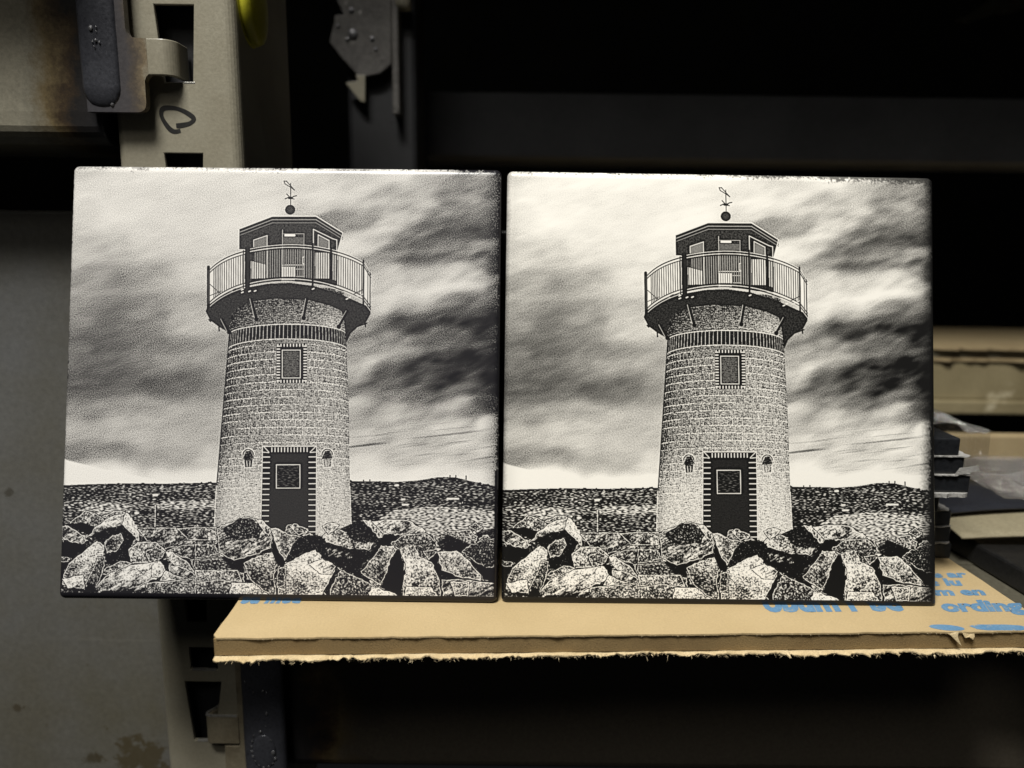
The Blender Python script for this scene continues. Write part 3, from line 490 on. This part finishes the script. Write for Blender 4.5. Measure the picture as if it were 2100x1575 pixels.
# ------------------------------------------------------------------ rack upright with punched slots
up = empty('rack_upright', (-123.5, 281, -220), 'cream steel rack upright with punched slots and a black marker squiggle', 'rack upright')
def post_mesh():
    bm = bmesh.new(); x0, x1, z0, z1 = -142.5, -104.5, -220, 330
    loops = [[(x0, z0), (x1, z0), (x1, z1), (x0, z1)]]
    def slot(zt, h=26, c=-121.7, wt=14.4, wb=10.4, sk=0): loops.append([(c-wt/2, zt), (c+wt/2, zt), (c+wb/2+sk, zt-h), (c-wb/2+sk, zt-h)])
    for zt in (306.3, 255.6, 204.9, 154.2, 103.5, 52.8): slot(zt)
    slot(-6, 26.2, -129.2, 11, 8); loops.append([(-133.3, -43.8), (-121.5, -43.8), (-121.8, -53.8), (-133.1, -53.8)])
    slot(-59.5, 27.5, -128.4, 15.4, 8.5, -1.2); slot(-112, 27.5, -128.4, 15.4, 8.5); slot(-163, 27.5, -128.4, 15.4, 8.5)
    for lp in loops:
        vs = [bm.verts.new((x, 281, z)) for x, z in lp]
        for i in range(len(vs)): bm.edges.new((vs[i], vs[(i+1) % len(vs)]))
    bmesh.ops.triangle_fill(bm, edges=bm.edges[:], use_beauty=True, use_dissolve=False)
    for sx, xe in ((-1, x0), (1, x1)):                                        # rounded corners and side walls
        prof = [(xe, 281)] + [(xe+sx*4*math.sin(a), 281+4*(1-math.cos(a))) for a in np.linspace(.2, math.pi/2, 6)] + [(xe+sx*4, 345)] + [(xe+sx*2, 347), (xe-sx*9, 347)]
        pv = [[bm.verts.new((x, y, z)) for x, y in prof] for z in (z0, z1)]
        for i in range(len(prof)-1): bm.faces.new((pv[0][i], pv[0][i+1], pv[1][i+1], pv[1][i]))
    bmesh.ops.remove_doubles(bm, verts=bm.verts[:], dist=.01); bmesh.ops.recalc_face_normals(bm, faces=bm.faces[:])
    v = [tuple(x.co) for x in bm.verts]; f = [tuple(q.index for q in fc.verts) for fc in bm.faces]
    bm.verts.index_update(); f = [tuple(q.index for q in fc.verts) for fc in bm.faces]; bm.free(); return v, f
o = obj('post', *post_mesh(), M['cream'], up); s = o.modifiers.new('solid', 'SOLIDIFY'); s.thickness = 1.8*MM; s.offset = -1
b = o.modifiers.new('bevel', 'BEVEL'); b.width = .35*MM; b.segments = 2; b.limit_method = 'ANGLE'; b.angle_limit = math.radians(50)
obj('slot_shade_block', *box(-141.5, -105.5, 289, 343, -220, 330), M['shade_steel'], up)  # near-black block added behind the slots so their insides read as shade
mk = catmull([(-123.7, 163.8), (-121.6, 164), (-118.7, 164.7), (-117.1, 166.1), (-118, 167.4), (-121.2, 169.2), (-124.4, 170), (-127.8, 169.8), (-128.8, 168.2), (-128.3, 165.9), (-126.4, 163), (-124.6, 161.8), (-122.2, 162.1)])
obj('marker_squiggle', *ribbon(mk, 1.6, 280.92), M['marker'], up)
for x0, x1, z in ((-132.6, -122.6, -53.9), (-132.6, -126.4, -87.1), (-120, -115.8, 178.9)):   # bright strips along the slot bottoms
    obj('pale_slot_lip', *box(x0, x1, 280.9, 282.4, z-.5, z+.15), M['pale_edge'], up, bevel=.15)

# ------------------------------------------------------------------ upper beam, running left from the upright
ub = empty('rack_beam', (-146, 277, 157), 'cream rack beam with scorched welded end hooked into the upright above the tiles', 'rack beam')
arc = lambda cx, cz, r, a0, a1, n=6: [(cx+r*math.cos(a), cz+r*math.sin(a)) for a in np.linspace(a0, a1, n)]
prof = [(279, 262), (279, 168)] + [(287-8*math.cos(a), 165-8*math.sin(a)) for a in np.linspace(.25, math.pi/2, 6)] + [(325, 157), (325, 262)]
obj('beam_tube', *prism(prof, -420, -149.5, 'x'), M['burnt_beam'], ub, bevel=.5)
plate = [(-152, 262), (-136.4, 262), (-136.4, 199)] + [(-133.8+2.6*math.cos(a), 195.2+3*math.sin(a)) for a in np.linspace(math.pi, math.pi*1.5, 5)] + [(-129.5, 192), (-129.5, 180), (-130.3, 179.3), (-130.9, 178), (-131, 170)] + arc(-134, 170.3, 3, 0, -math.pi/2, 5) + [(-152, 167.3)]
ep = obj('end_plate', *prism(plate, 274.6, 277.6), M['burnt_plate'], ub, bevel=.4)
hk = [(-129.6, 274.6)] + [(-125.6+5.4*math.sin(a), 280-5.4*math.cos(a)) for a in np.linspace(0, math.pi/2, 10)] + [(-120.2, 287), (-122, 287)] + [(-125.6+3.4*math.sin(a), 280-3.4*math.cos(a)) for a in np.linspace(math.pi/2, 0, 10)] + [(-129.6, 276.6)]
obj('hook', *prism(hk, 180, 192, 'z'), M['cream'], ub, bevel=.3).parent = ep
def weld_column(xc, w, z0, z1, y, depth, n=10):
    """half-round bead column with a rounded foot: verts, faces"""
    v, f = [], []; rows = []
    zs = [z0+(w*.55)*(1-math.cos(a)) for a in np.linspace(0, math.pi/2, 7)] + list(np.linspace(z0+w*.62, z1, 14))
    for k, z in enumerate(zs):
        t = min(1, (z-z0)/(w*.55)); s = math.sqrt(max(0, 1-(1-t)**2)); s = max(s, .03); wb = 1+.008*math.sin(z*.9)+.006*math.sin(z*2.3)
        rows.append([len(v)+i for i in range(n+1)])
        for i in range(n+1):
            a = math.pi*i/n; v.append((xc-math.cos(a)*w/2*s*wb, y-max(0, math.sin(a))**.42*depth*s*wb, z))
    for r0, r1 in zip(rows, rows[1:]):
        for i in range(n): f.append((r0[i], r0[i+1], r1[i+1], r1[i]))
    return v, f
wc = obj('weld_column', *weld_column(-146.2, 13.6, 168, 262, 276, 3.0), M['weld'], ub, smooth=True)
def blob(p, r, sq=(.8, .34, 1.05), nr=5, ns=7):
    v, f = [], []; jit = random.Random(int(abs(p[0]*91+p[2]*57)))
    for i in range(nr):
        a = math.pi*(i+.5)/nr
        for j in range(ns): q = 1+jit.uniform(-.1, .1)*(ns < 12); v.append((p[0]+q*r*sq[0]*math.sin(a)*math.cos(j*2*math.pi/ns), p[1]+r*sq[1]*math.cos(a), p[2]+q*r*sq[2]*math.sin(a)*math.sin(j*2*math.pi/ns)))
    for i in range(nr-1):
        for j in range(ns): f.append((i*ns+j, i*ns+(j+1) % ns, i*ns+ns+(j+1) % ns, i*ns+ns+j))
    f += [tuple(range(ns)), tuple(range(nr*ns-1, nr*ns-ns-1, -1))]; return v, f
for p, r in (((-151.0, 273.4, 198), .45), ((-150.9, 273.3, 196.2), .35), ((-150.7, 273.2, 192), .4), ((-150.6, 273.2, 189), .35), ((-150.3, 273, 186.5), .6), ((-150.3, 273, 184.8), .5), ((-146.9, 271.2, 194.5), 1.3), ((-144.9, 271, 195), .45), ((-145, 271, 193.6), .35), ((-146.6, 271, 190.2), .5), ((-145.4, 270.9, 190.6), .8), ((-144.2, 271, 190), .6), ((-146, 270.9, 188.5), .45), ((-148.6, 272.6, 172), 1.1), ((-142.4, 272.8, 170), 1.2), ((-141.8, 272.9, 174), .5)):
    wb = obj('weld_bead', *blob((p[0]-.6, p[1]+1.6, p[2]), r*.8), M['bead'], ub, smooth=True); wb.parent = wc

# ------------------------------------------------------------------ lower beam, running right under the cardboard
lb = empty('rack_beam', (-103, 280, -105), 'rack beam in shade-darkened paint with blue-black weld hooked into the upright under the cardboard', 'rack beam')
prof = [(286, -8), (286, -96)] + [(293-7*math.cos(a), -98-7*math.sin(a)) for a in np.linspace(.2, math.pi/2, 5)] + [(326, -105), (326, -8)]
obj('beam_tube', *prism(prof, -100, 620, 'x'), M['burnt_shaded'], lb, bevel=.5)
pl = [(-118.8, -9), (-96, -9), (-96, -104), (-119.5, -104), (-120.6, -87.5), (-121.2, -73), (-113.2, -72.8), (-113.2, -60), (-118.8, -59)]
obj('end_plate', *prism([(-113.4, -9), (-96, -9), (-96, -104), (-120, -104), (-119.6, -87), (-113.4, -87)], 277.6, 280.4), M['burnt_tab'], lb, bevel=.4)
hk = [(-113, 277.0), (-124.6, 277.0), (-125.5, 277.15), (-126.2, 277.5), (-126.7, 278.1), (-126.95, 278.8), (-126.9, 279.5), (-122.6, 285.8), (-121.2, 285.4), (-124.6, 279.6), (-124.2, 279), (-113, 279)]
hko = obj('hook', *prism(hk, -85.6, -72.9, 'z'), M['burnt_tab'], lb, bevel=.3)
obj('pale_hook_edge', *prism([(-113.4, 276.9), (-124.8, 276.9), (-126.7, 277.7), (-127, 279.5), (-122.7, 285.8), (-122.1, 285.6), (-126.2, 279.4), (-125.9, 278.3), (-124.7, 277.6), (-113.4, 277.5)], -72.95, -72.2, 'z'), M['pale_edge'], lb).parent = hko  # pale strip along the upper edge of the hook
wc = obj('weld_column', *weld_column(-102.4, 17.5, -125, -9, 278.6, 3.0), M['weld'], lb, smooth=True)
sv, sf = blob((-102.4, 275.7, -88.3), 6.2, (.82, .10, 1.35), 7, 22); obj('weld_scar', sv, sf, M['weld'], lb, smooth=True).parent = wc
ring = [(-106.3, -80.5), (-107, -83.2), (-107.4, -85.6), (-107.4, -88), (-107, -90.2), (-106.2, -92.4), (-104.8, -94.3), (-102.8, -95.4), (-100.6, -95), (-98.7, -93.4), (-97.7, -91.2)]
for i, (x, z) in enumerate(ring): obj('weld_bead', *blob((x, 275.3+.04*abs(x+102.4), z), R.uniform(.4, .8)), M['bead'], lb, smooth=True).parent = wc
for x, z, r in ((-98.6, -88.5, 1.3), (-103.4, -78.6, .8), (-99.3, -82.5, .45), (-100.4, -70.2, .8), (-101.4, -59.8, .7), (-99.9, -60.6, .55), (-105.4, -60.6, .5), (-108.6, -56, .4), (-102.8, -91.4, .5), (-103.4, -86, .3), (-101, -76, .35)):
    obj('weld_bead', *blob((x, 275.3+.05*abs(x+102.4), z), r), M['bead'], lb, smooth=True).parent = wc

# ------------------------------------------------------------------ grey-beige metal panel left of the upright
pn = obj('metal_panel', *box(-460, -149.6, 310, 315, -330, 134.4), M['panel'], origin=(-285, 312, -330), bevel=1.5, seg=3)
tag(pn, 'plain grey-beige steel panel with brown dirt marks standing beside the upright', 'panel')

# ------------------------------------------------------------------ yellow plastic clip hanging by the upright
yc = empty('yellow_clip', (-99.4, 298, 195), 'yellow oval plastic clip hanging beside the upright', 'clip')
def lathe_x(profile, c, n=28):
    v, f = [], []
    for k, (x, r) in enumerate(profile):
        for i in range(n):
            a = 2*math.pi*i/n; v.append((c[0]+x, c[1]+r*math.cos(a), c[2]+r*math.sin(a)*1.15))
    for k in range(len(profile)-1):
        for i in range(n): f.append((k*n+i, k*n+(i+1) % n, k*n+n+(i+1) % n, k*n+n+i))
    f += [tuple(range(n)), tuple(range(len(profile)*n-1, (len(profile)-1)*n-1, -1))]; return v, f
obj('clip_disc', *lathe_x([(-2.6, 5), (-2.4, 9), (-1.2, 11.6), (.4, 12.6), (2.2, 12), (3.0, 9.5), (3.2, 5)], (-99.6, 298, 210)), M['yellow'], yc, smooth=True)
obj('clip_rim', *lathe_x([(-1.0, 12.0), (-.9, 13.6), (.6, 13.9), (1.0, 12.2)], (-101.3, 298, 210)), M['yellow'], yc, smooth=True)
obj('clip_stem', *box(-102.5, -97.5, 295, 301, 214, 232), M['yellow'], yc, bevel=1)

# ------------------------------------------------------------------ rear upright with toothed connector, rear beams
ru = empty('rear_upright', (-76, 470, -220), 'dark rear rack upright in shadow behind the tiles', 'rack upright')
obj('post', *box(-99, -58, 456, 500, -220, 330), M['shade_steel'], ru, bevel=3)
rb = empty('rack_beam', (-80, 452, 183), 'rear upper rack beam in shade-darkened paint with rusty toothed end connector', 'rack beam')
tooth = [(-104, 300), (-104, 262), (-102.1, 258.4), (-97.9, 250.3), (-103.2, 249.8), (-103.5, 246.6), (-106.5, 235.6), (-100.1, 227.5), (-91.8, 218.7), (-86.5, 217.3), (-77.9, 218.9), (-71.5, 224), (-70.7, 258.7), (-70.7, 300)]
ep = obj('end_plate', *prism(tooth, 448, 451), M['rust'], rb, bevel=.5)
obj('hook', *prism([(-91.8, 218), (-90.9, 214.7), (-97.9, 213.6), (-91.1, 205.3), (-89.5, 203.5), (-87.0, 203), (-86.5, 218)], 447.6, 450), M['cream'], rb, bevel=.3)
obj('side_flange', *box(-70.5, -66.5, 444, 470, 196, 300), M['rust'], rb, bevel=.8)
obj('bolt_head', *lathe_x([(-2, 3), (-1.6, 4.2), (3, 4.4), (6, 4.2)], (-66, 447, 257)), M['cream'], rb, smooth=True)
for p, r in (((-101.4, 447.4, 244), 1.1), ((-93, 447.4, 240), 3.0), ((-96, 447.3, 237), 1.2), ((-82, 447.3, 237.5), 1.4), ((-93.5, 447.4, 252.5), 1.6), ((-80, 447.4, 232), 1)): obj('weld_bead', *blob(p, r, (1, .35, 1)), M['bead'], rb, smooth=True).parent = ep
obj('beam_tube', *prism([(552, 229.8), (552, 186), (556, 183.3), (590, 183.3), (590, 229.8)], -64, 900, 'x'), M['back_beam_shaded'], rb, bevel=1)
rl = empty('rack_beam', (300, 500, 11), 'cream stepped rear rack beam behind the tiles under torn cardboard', 'rack beam')
obj('beam_face', *box(-60, 900, 504, 540, 20.5, 48), M['cream_far'], rl, bevel=1.5)
obj('beam_lip', *box(-60, 900, 500, 545, 11.2, 20.6), M['cream_far'], rl, bevel=1.2)
def ragged_sheet(x0, x1, y0, y1, z0, z1, amp, step, rr):
    """sheet whose near edge is torn: verts, faces"""
    xs = list(np.arange(x0, x1, step)) + [x1]; a = 0; edge = []
    for x in xs: a = a*.6 + rr.gauss(0, amp); edge.append((x, y0 + a))
    return prism(edge + [(x1, y1), (x0, y1)], z0, z1, 'z')
for z, y, l in ((48.2, 499.5, 'torn brown cardboard sheet lying on the stepped rear beam'), (56.0, 503, 'upper brown cardboard sheet raised above the stepped rear beam')):
    c = obj('cardboard_sheet', *ragged_sheet(-40, 900, y, 640, z, z+1.7, 1.6, 5, R), M['brown_card'], origin=(300, 520, z)); tag(c, l, 'cardboard', 'cardboard on the rear beam')
c = obj('cardboard_spacer', *box(150, 800, 506, 620, 49.9, 56), M['deck'], origin=(400, 510, 49.9), bevel=.5); tag(c, 'dark flat spacer between two cardboard sheets on the rear beam', 'spacer')
c = obj('cardboard_strip', *box(185, 620, 420, 428, -7.4, 16.3), M['brown_card'], origin=(400, 424, -7.4), bevel=1); tag(c, 'low brown cardboard strip standing on the shelf behind the plastic film', 'cardboard')

# ------------------------------------------------------------------ fibre board with paper liners, blue print and torn edges
BA = math.atan(.04121); BO = Vector((-93.24, 215.92-.04121*93.24, 0)); BL, BD = 273.5, 222.0
bd = empty('fibre_board', (BO.x, BO.y, -6.9), 'brown fibre board with torn paper liners and blue print carrying the tiles', 'board', rot=(0, 0, BA))
def bloc(x, y): d = Vector((x-BO.x, y-BO.y)); return (d.x*math.cos(BA)+d.y*math.sin(BA), -d.x*math.sin(BA)+d.y*math.cos(BA))
r4 = random.Random(8)
def edge_line(n, amp, lo=0):
    a = 0; out = []
    for i in range(n): a = a*.75 + r4.gauss(0, amp); out.append(a+lo)
    return out
nx = 190; e = edge_line(nx, .10); ey = edge_line(40, .16); ey2 = edge_line(40, .1)
topo = [(BL*i/(nx-1), e[i]) for i in range(nx)] + [(BL+ey2[i], 3+(BD-3)*i/39) for i in range(40)] + [(ey[i], 3+(BD-3)*i/39) for i in range(39, -1, -1)]
topo[0] = (1.6, 0); topo[-1] = (-.1, 2.2)
tl = obj('top_liner', *prism(topo, 6.35, 6.9, 'z'), M['liner'], bd, local=True)
obj('core', *box(.4, BL-.4, .55, BD-.5, .75, 6.36), M['core'], bd, local=True)
eb = []; a = 0
for i in range(420):
    t = i/419; a = a*.8 + r4.gauss(0, .28); eb.append((t*(BL-.6)+.4, -.9 - .55*math.sin(t*9+.5) + a*1.0 + (r4.random() < .07)*r4.uniform(-1.6, -.3) + (1.2 if .13 < t < .2 else 0)*r4.random()))
vb = []; fb = []                                                             # bottom liner: rows from the torn lip back under the core
for i, (x, y) in enumerate(eb):
    for k, tt in enumerate((0, .35, 1)):
        yy = y + (2.2-y)*tt; zz = .35 - (1-tt)**2*(.35+.4*math.sin(i*.11+1.2*math.sin(i*.031))+.25*math.sin(i*.47)); vb.append((x, yy, zz))
    if i: fb += [(3*i-3+k, 3*i+k, 3*i+k+1, 3*i+k-2) for k in (0, 1)]
obj('torn_bottom_liner', vb, fb, M['torn'], bd, local=True, solid=.45)
obj('bottom_liner', *box(.4, BL-.4, 1.6, BD-.5, 0, .75), M['liner'], bd, local=True)
vf, ff = [], []
def hair(x, y, z, dx, dy, dz, w):
    k = len(vf); vf.extend([(x-w, y, z), (x+w, y, z), (x+dx*.5+w*.6, y+dy*.6, z+dz*.35), (x+dx*.5-w*.6, y+dy*.6, z+dz*.35), (x+dx, y+dy, z+dz)]); ff.extend([(k, k+1, k+2, k+3), (k+3, k+2, k+4)])
tufts = [r4.randrange(419) for _ in range(46)]
for i in range(620):
    x, y = eb[min(418, max(0, r4.choice(tufts)+int(r4.gauss(0, 3))))] if r4.random() < .7 else eb[r4.randrange(419)]; big = r4.random() < .10
    hair(x+r4.uniform(-.3, .3), y+.25, r4.uniform(-.7, .3), r4.gauss(0, .7), -abs(r4.gauss(.35, .4)), r4.gauss(-.2, .45)*(1.8 if big else 1), r4.uniform(.03, .08)*(2.6 if big else 1))
for i in range(450):
    j = r4.randrange(nx); hair(BL*j/(nx-1), e[j]+.1, 6.5, r4.gauss(0, .3), -abs(r4.gauss(.15, .2)), r4.gauss(-.1, .3), .05)
for i in range(260):
    j = r4.randrange(40); hair(ey[j]+.1, 3+(BD-3)*j/39+r4.uniform(-2, 2), 6.5, -abs(r4.gauss(.3, .3)), r4.gauss(0, .3), r4.gauss(.05, .3), .06)
obj('torn_fibres', vf, ff, M['fibre'], bd, local=True, kind='stuff')
def shred(x, pts):
    v = [(x+a, b-.35, c) for a, b, c in pts]; obj('paper_shred', v, [tuple(range(len(v)))], M['torn'], bd, local=True, solid=.12)
sx = bloc(148, 221)[0]
shred(sx-3.5, [(-2.2, .4, 6.9), (2.6, .4, 6.8), (2.0, -.1, 5.6), (2.4, -.5, 4.2), (3.3, -.8, 2.4), (.9, -.4, 4.6), (-.4, -.2, 5.9)]); shred(sx+2.6, [(-2.6, .4, 6.9), (1.6, .4, 6.8), (1.5, -.3, 5.3), (.9, -.6, 4.5), (-.4, -.4, 5.4), (-1.6, -.3, 5.0)])
# blue lettering (worn transport print, seen almost edge-on)
def lettering(txt, x, y, size, shear=.25, stretch=1.5, rz=0):
    cu = bpy.data.curves.new('lettering', 'FONT'); cu.body = txt; cu.size = size; cu.shear = shear; cu.offset = size*.05; cu.resolution_u = 3
    t = bpy.data.objects.new('tmp', cu); COL.objects.link(t); dg = bpy.context.evaluated_depsgraph_get(); me = bpy.data.meshes.new_from_object(t.evaluated_get(dg)); bpy.data.objects.remove(t)
    lx, ly = bloc(x, y); me.name = 'printed_lettering'; me.materials.clear(); me.materials.append(M['blue_ink'])
    for v in me.vertices: v.co = Vector(((lx + v.co.x*stretch)*MM, (ly + v.co.y)*MM, 6.98*MM))
    o = bpy.data.objects.new('printed_lettering', me); COL.objects.link(o); o.parent = tl; return o
lettering('ording b', 150.0, 235.6, 11.0, .35, 1.0)
lettering('us em en', 139, 247.0, 8.0, .3, 1.15); lettering('ui de lu', 142.5, 254.9, 8.0, .3, 1.1); lettering('e ar', 161, 262.4, 7.4, .3, 1.15)
lettering('obum r be', 88.0, 234.3, 19.0, .3, .60)
lettering('su med', -92.8, 235.5, 14, .25, .50)
def ink(pts):
    v = [(*bloc(x, y), 6.98) for x, y in pts]; obj('printed_mark', v, [tuple(range(len(v)))], M['blue_ink'], bd, local=True).parent = tl
ink([(144.5+5.4*math.cos(a)+1.2*math.sin(a)*-1, 224.4+2.0*math.sin(a)) for a in np.linspace(0, 2*math.pi, 18, endpoint=False)])
ink([(152.6, 225.6), (154, 223.6), (157, 222.9), (168, 223.1), (173, 224.3), (170, 226.4), (165, 226.9), (155, 226.6)])

# ------------------------------------------------------------------ the two printed ceramic tiles
TS, TT = 152.4, 7.0
def tile_rings(size, rc, rim, inset0=0):
    """rounded-square outline rings from the flat face out over the rounded rim: list of (ring of (x, z), depth)"""
    def outline(ins, n=6):
        r = max(rc-ins, .3); a, b = ins+r, size-ins-r; out = []
        for cx, cz, a0 in ((b, b, 0), (a, b, math.pi/2), (a, a, math.pi), (b, a, 1.5*math.pi)):
            out += [(cx+r*math.cos(a0+k*math.pi/2/n), cz+r*math.sin(a0+k*math.pi/2/n)) for k in range(n+1)]
        return out
    return [(outline(rim*(1-math.sin(t))), rim*.8*(1-math.cos(t))) for t in np.linspace(0, math.pi/2, 8)], outline
def printed_tile(name, base, yaw, lean, roll, mat, label):
    root = empty(name, base, label, 'tile', 'printed tiles standing on the board')
    root.rotation_mode = 'QUATERNION'
    root.rotation_quaternion = (Matrix.Rotation(yaw, 3, 'Z') @ Matrix.Rotation(-lean, 3, 'X') @ Matrix.Rotation(-roll, 3, 'Y')).to_quaternion()
    rings, outline = tile_rings(TS, 2.2, 2.6)
    v, f = [], []; n = len(rings[0][0])
    for ring, d in rings: v += [(x, d, z) for x, z in ring]
    f.append(tuple(range(n)))
    for k in range(len(rings)-1): f += [(k*n+i, k*n+(i+1) % n, (k+1)*n+(i+1) % n, (k+1)*n+i) for i in range(n)]
    fc = obj('printed_face', v, f, mat, root, local=True, smooth=True)
    me = fc.data; uv = me.uv_layers.new(name='UVMap')
    for lp in me.loops: c = me.vertices[lp.vertex_index].co/MM; uv.data[lp.index].uv = (c.x/TS, c.z/TS)
    me.polygons[0].use_smooth = False
    d0 = rings[-1][1]; ring = rings[-1][0]; v = [(x, d0, z) for x, z in ring] + [(x, TT-.6, z) for x, z in ring] + [(x, TT, z) for x, z in outline(.6)]
    f = [(k*n+i, k*n+(i+1) % n, (k+1)*n+(i+1) % n, (k+1)*n+i) for k in (0, 1) for i in range(n)] + [tuple(range(2*n, 3*n))]
    obj('tile_body', v, f, M['tile_black'], root, local=True)
    return root
MD = print_mat('lighthouse_print_dithered', draw_print('dither'), (.81, .785, .735), (.013, .0125, .015))
MH = print_mat('lighthouse_print_halftone', draw_print('halftone'), (.86, .83, .755), (.010, .0098, .0095))
printed_tile('ceramic_tile', (-156.54, 236.33, 0.05), -.00164, .22478, .0030, MD, 'lighthouse tile with grainier grey cloudy sky, leaning against the slotted upright')
printed_tile('ceramic_tile', (-2.80, 237.09, 0.05), .00907, .22142, -.00339, MH, 'lighthouse tile with brighter contrasty sky and darkened right rim, before the black tile stack')

# ------------------------------------------------------------------ stack of black tiles with torn paper between them
names = ['lowest black tile of the stack, lying flat on the board', 'second black tile from the bottom of the stack', 'third black tile from the bottom of the stack', 'fourth black tile up, set back in the stack', 'fifth black tile up, shaded under the overhanging upper tiles', 'lowest of three overhanging black tiles, paper scrap above it', 'black tile second from the top of the stack', 'topmost black tile of the stack under clear plastic film']
xr = [178.2, 177.2, 176.3, 168.5, 167.5, 167.4, 164.6, 162.1]; yf = [280, 280.3, 279.8, 276, 274, 257.2, 257.6, 257.3]; TH = 6.55; z = .05
pap = {0: (.5, 176.6), 1: (.4, 176.8), 2: (.4, 175.5), 4: (1.5, 166.6), 5: (.35, 167.8), 6: (.45, 166.2)}
tops = []
for k in range(8):
    zz = z; v, f = box(xr[k]-152.4, xr[k], yf[k], yf[k]+152.4, zz, zz+TH)
    o = obj('black_tile', v, f, M['black_glaze'], origin=(xr[k]-76.2, yf[k]+76.2, zz), bevel=.8, seg=3); tag(o, names[k], 'tile', 'black tiles stacked behind the printed tiles')
    z += TH; tops.append(z)
    if k in pap:
        th, px_ = pap[k]; yy = min(yf[k], yf[min(k+1, 7)])-.5; y0 = (yf[k] if k != 4 else 257)-.4
        rr = random.Random(20+k); a = 0; ed = []
        for x in np.arange(px_-60, px_, 1.2): a = a*.5+rr.gauss(0, .35); ed.append((x, y0-.3+a))
        a = 0
        for y in np.arange(y0+.6, y0+40, 1.5): a = a*.5+rr.gauss(0, .35); ed.append((px_+a, y))
        ed += [(px_-60, y0+40)]
        p = obj('paper_sheet', *prism(ed, z+.01, z+max(th, .3), 'z'), M['grey_paper'], origin=(px_-30, y0+20, z)); tag(p, 'torn grey paper lying on the ' + names[k].split(',')[0].replace(' of the stack', '').replace(' under clear plastic film', ''), 'paper', 'paper between the stacked tiles')
        z += max(th, .3)
sp = obj('paper_scrap', [(160.6, 256.6, 42.3), (164.5, 256.4, 43.0), (168.6, 256.2, 44.4), (169.4, 256.0, 44.1), (168.4, 256, 46.4), (165.5, 256.3, 45.6), (162.4, 256.5, 45.2), (161.4, 256.6, 43.6)], [tuple(range(8))], M['grey_paper'], origin=(164, 256.3, 44), solid=.15)
tag(sp, 'small pale torn paper scrap sticking out of the tile stack', 'scrap')

bb = obj('gap_shade_block', *box(-84, 6.5, 285, 392, .02, 128), M['black_bar'], origin=(-40, 340, 0), bevel=1); tag(bb, 'added black block keeping the gap between the two lighthouse tiles dark', 'box')  # added block, hides the lit board so the tile gap stays dark
# ------------------------------------------------------------------ clutter on the shelf right of the stack
br = obj('black_tray', *prism([(202.5, 210), (320, 210), (320, 430), (183.2, 430)], -7.5, 2.0, 'z'), M['black_bar'], origin=(230, 300, -7.5), bevel=1.2); tag(br, 'flat black slab lying on the shelf beside the fibre board', 'slab')
ub2 = obj('cardboard_offcut', *box(180.2, 240, 243, 292, -10.5, -7.9), M['deck'], origin=(200, 260, -10)); tag(ub2, 'grey-brown cardboard offcut between the fibre board and the black slab', 'cardboard')
def sheet(name, fn, nu, nv, mat, label, cat, origin, th):
    v = [fn(i/(nu-1), j/(nv-1)) for j in range(nv) for i in range(nu)]; f = [(j*nu+i, j*nu+i+1, j*nu+nu+i+1, j*nu+nu+i) for j in range(nv-1) for i in range(nu-1)]
    o = obj(name, v, f, mat, origin=origin, smooth=True, solid=th); return tag(o, label, cat)
def flap(u, v):
    x = 188+u*150; y0 = 289.5-4.5*math.sin(min(u*3, 1.5))+u*6; y1 = 322-6*math.exp(-((u-.16)/.12)**2)+u*20
    return (x, y0+(y1-y0)*v, 6.2+2.4*math.sin(u*5)*(1-v)-1.2*(1-v)**2+1.3*v)
sheet('cardboard_flap', flap, 26, 8, M['pale_card'], 'pale beige cardboard flap lying beside the black tile stack', 'cardboard', (230, 305, 6), 1.1)
def navy(u, v):
    x = 180+u*170; y0 = 304+u*26-5*math.exp(-((u-.16)/.12)**2)*0; y1 = 339+u*24
    return (x, y0+(y1-y0)*v, 9.2+1.5*math.sin(u*7+v)+2*v)
sheet('dark_plastic_sheet', navy, 26, 6, M['navy'], 'dark blue-grey plastic sheet folded behind the pale cardboard flap', 'sheet', (240, 325, 9), .6)
rf = random.Random(5); ph = [rf.uniform(0, 6) for _ in range(12)]
def film(u, v):
    # over the stack top, down its right side and out over the clutter
    path = [(118, 57.5), (150, 60), (164, 60.5), (169, 57), (174, 50), (182, 41), (196, 31), (220, 24), (250, 21), (300, 22)]
    t = u*(len(path)-1); k = min(int(t), len(path)-2); a = t-k; x = path[k][0]*(1-a)+path[k+1][0]*a; z = path[k][1]*(1-a)+path[k+1][1]*a
    y = 262 + v*105 + 34*max(0, u-.45) ; w = 1.6*math.sin(v*17+u*9+ph[0])+1.1*math.sin(v*31-u*23+ph[1])+.8*math.sin(u*47+v*11+ph[2])+.6*math.sin(v*60+u*38+ph[3])
    return (x+w*.5, y+w*.4+3*math.sin(u*14), max(z + w*(.35+.9*u) + 4*math.exp(-((v-.05)/.1)**2)*(u > .3)*0 - 8*v*(u > .5), 9.5 if x > 178 else 57.0))
sheet('plastic_film', film, 70, 50, M['film'], 'crumpled clear plastic film draped over the black tile stack', 'film', (180, 300, 40), 0)
tr = obj('torn_cardboard', *prism([(333, 296), (342, 298), (357, 309.5), (420, 312), (420, 309), (384, 305), (372, 300.5), (362, 301), (361, 299.5), (343, 293.9)], 600, 603), M['deck'], origin=(380, 601, 300)); tag(tr, 'torn dim cardboard edge hanging high at the back of the rack', 'cardboard')
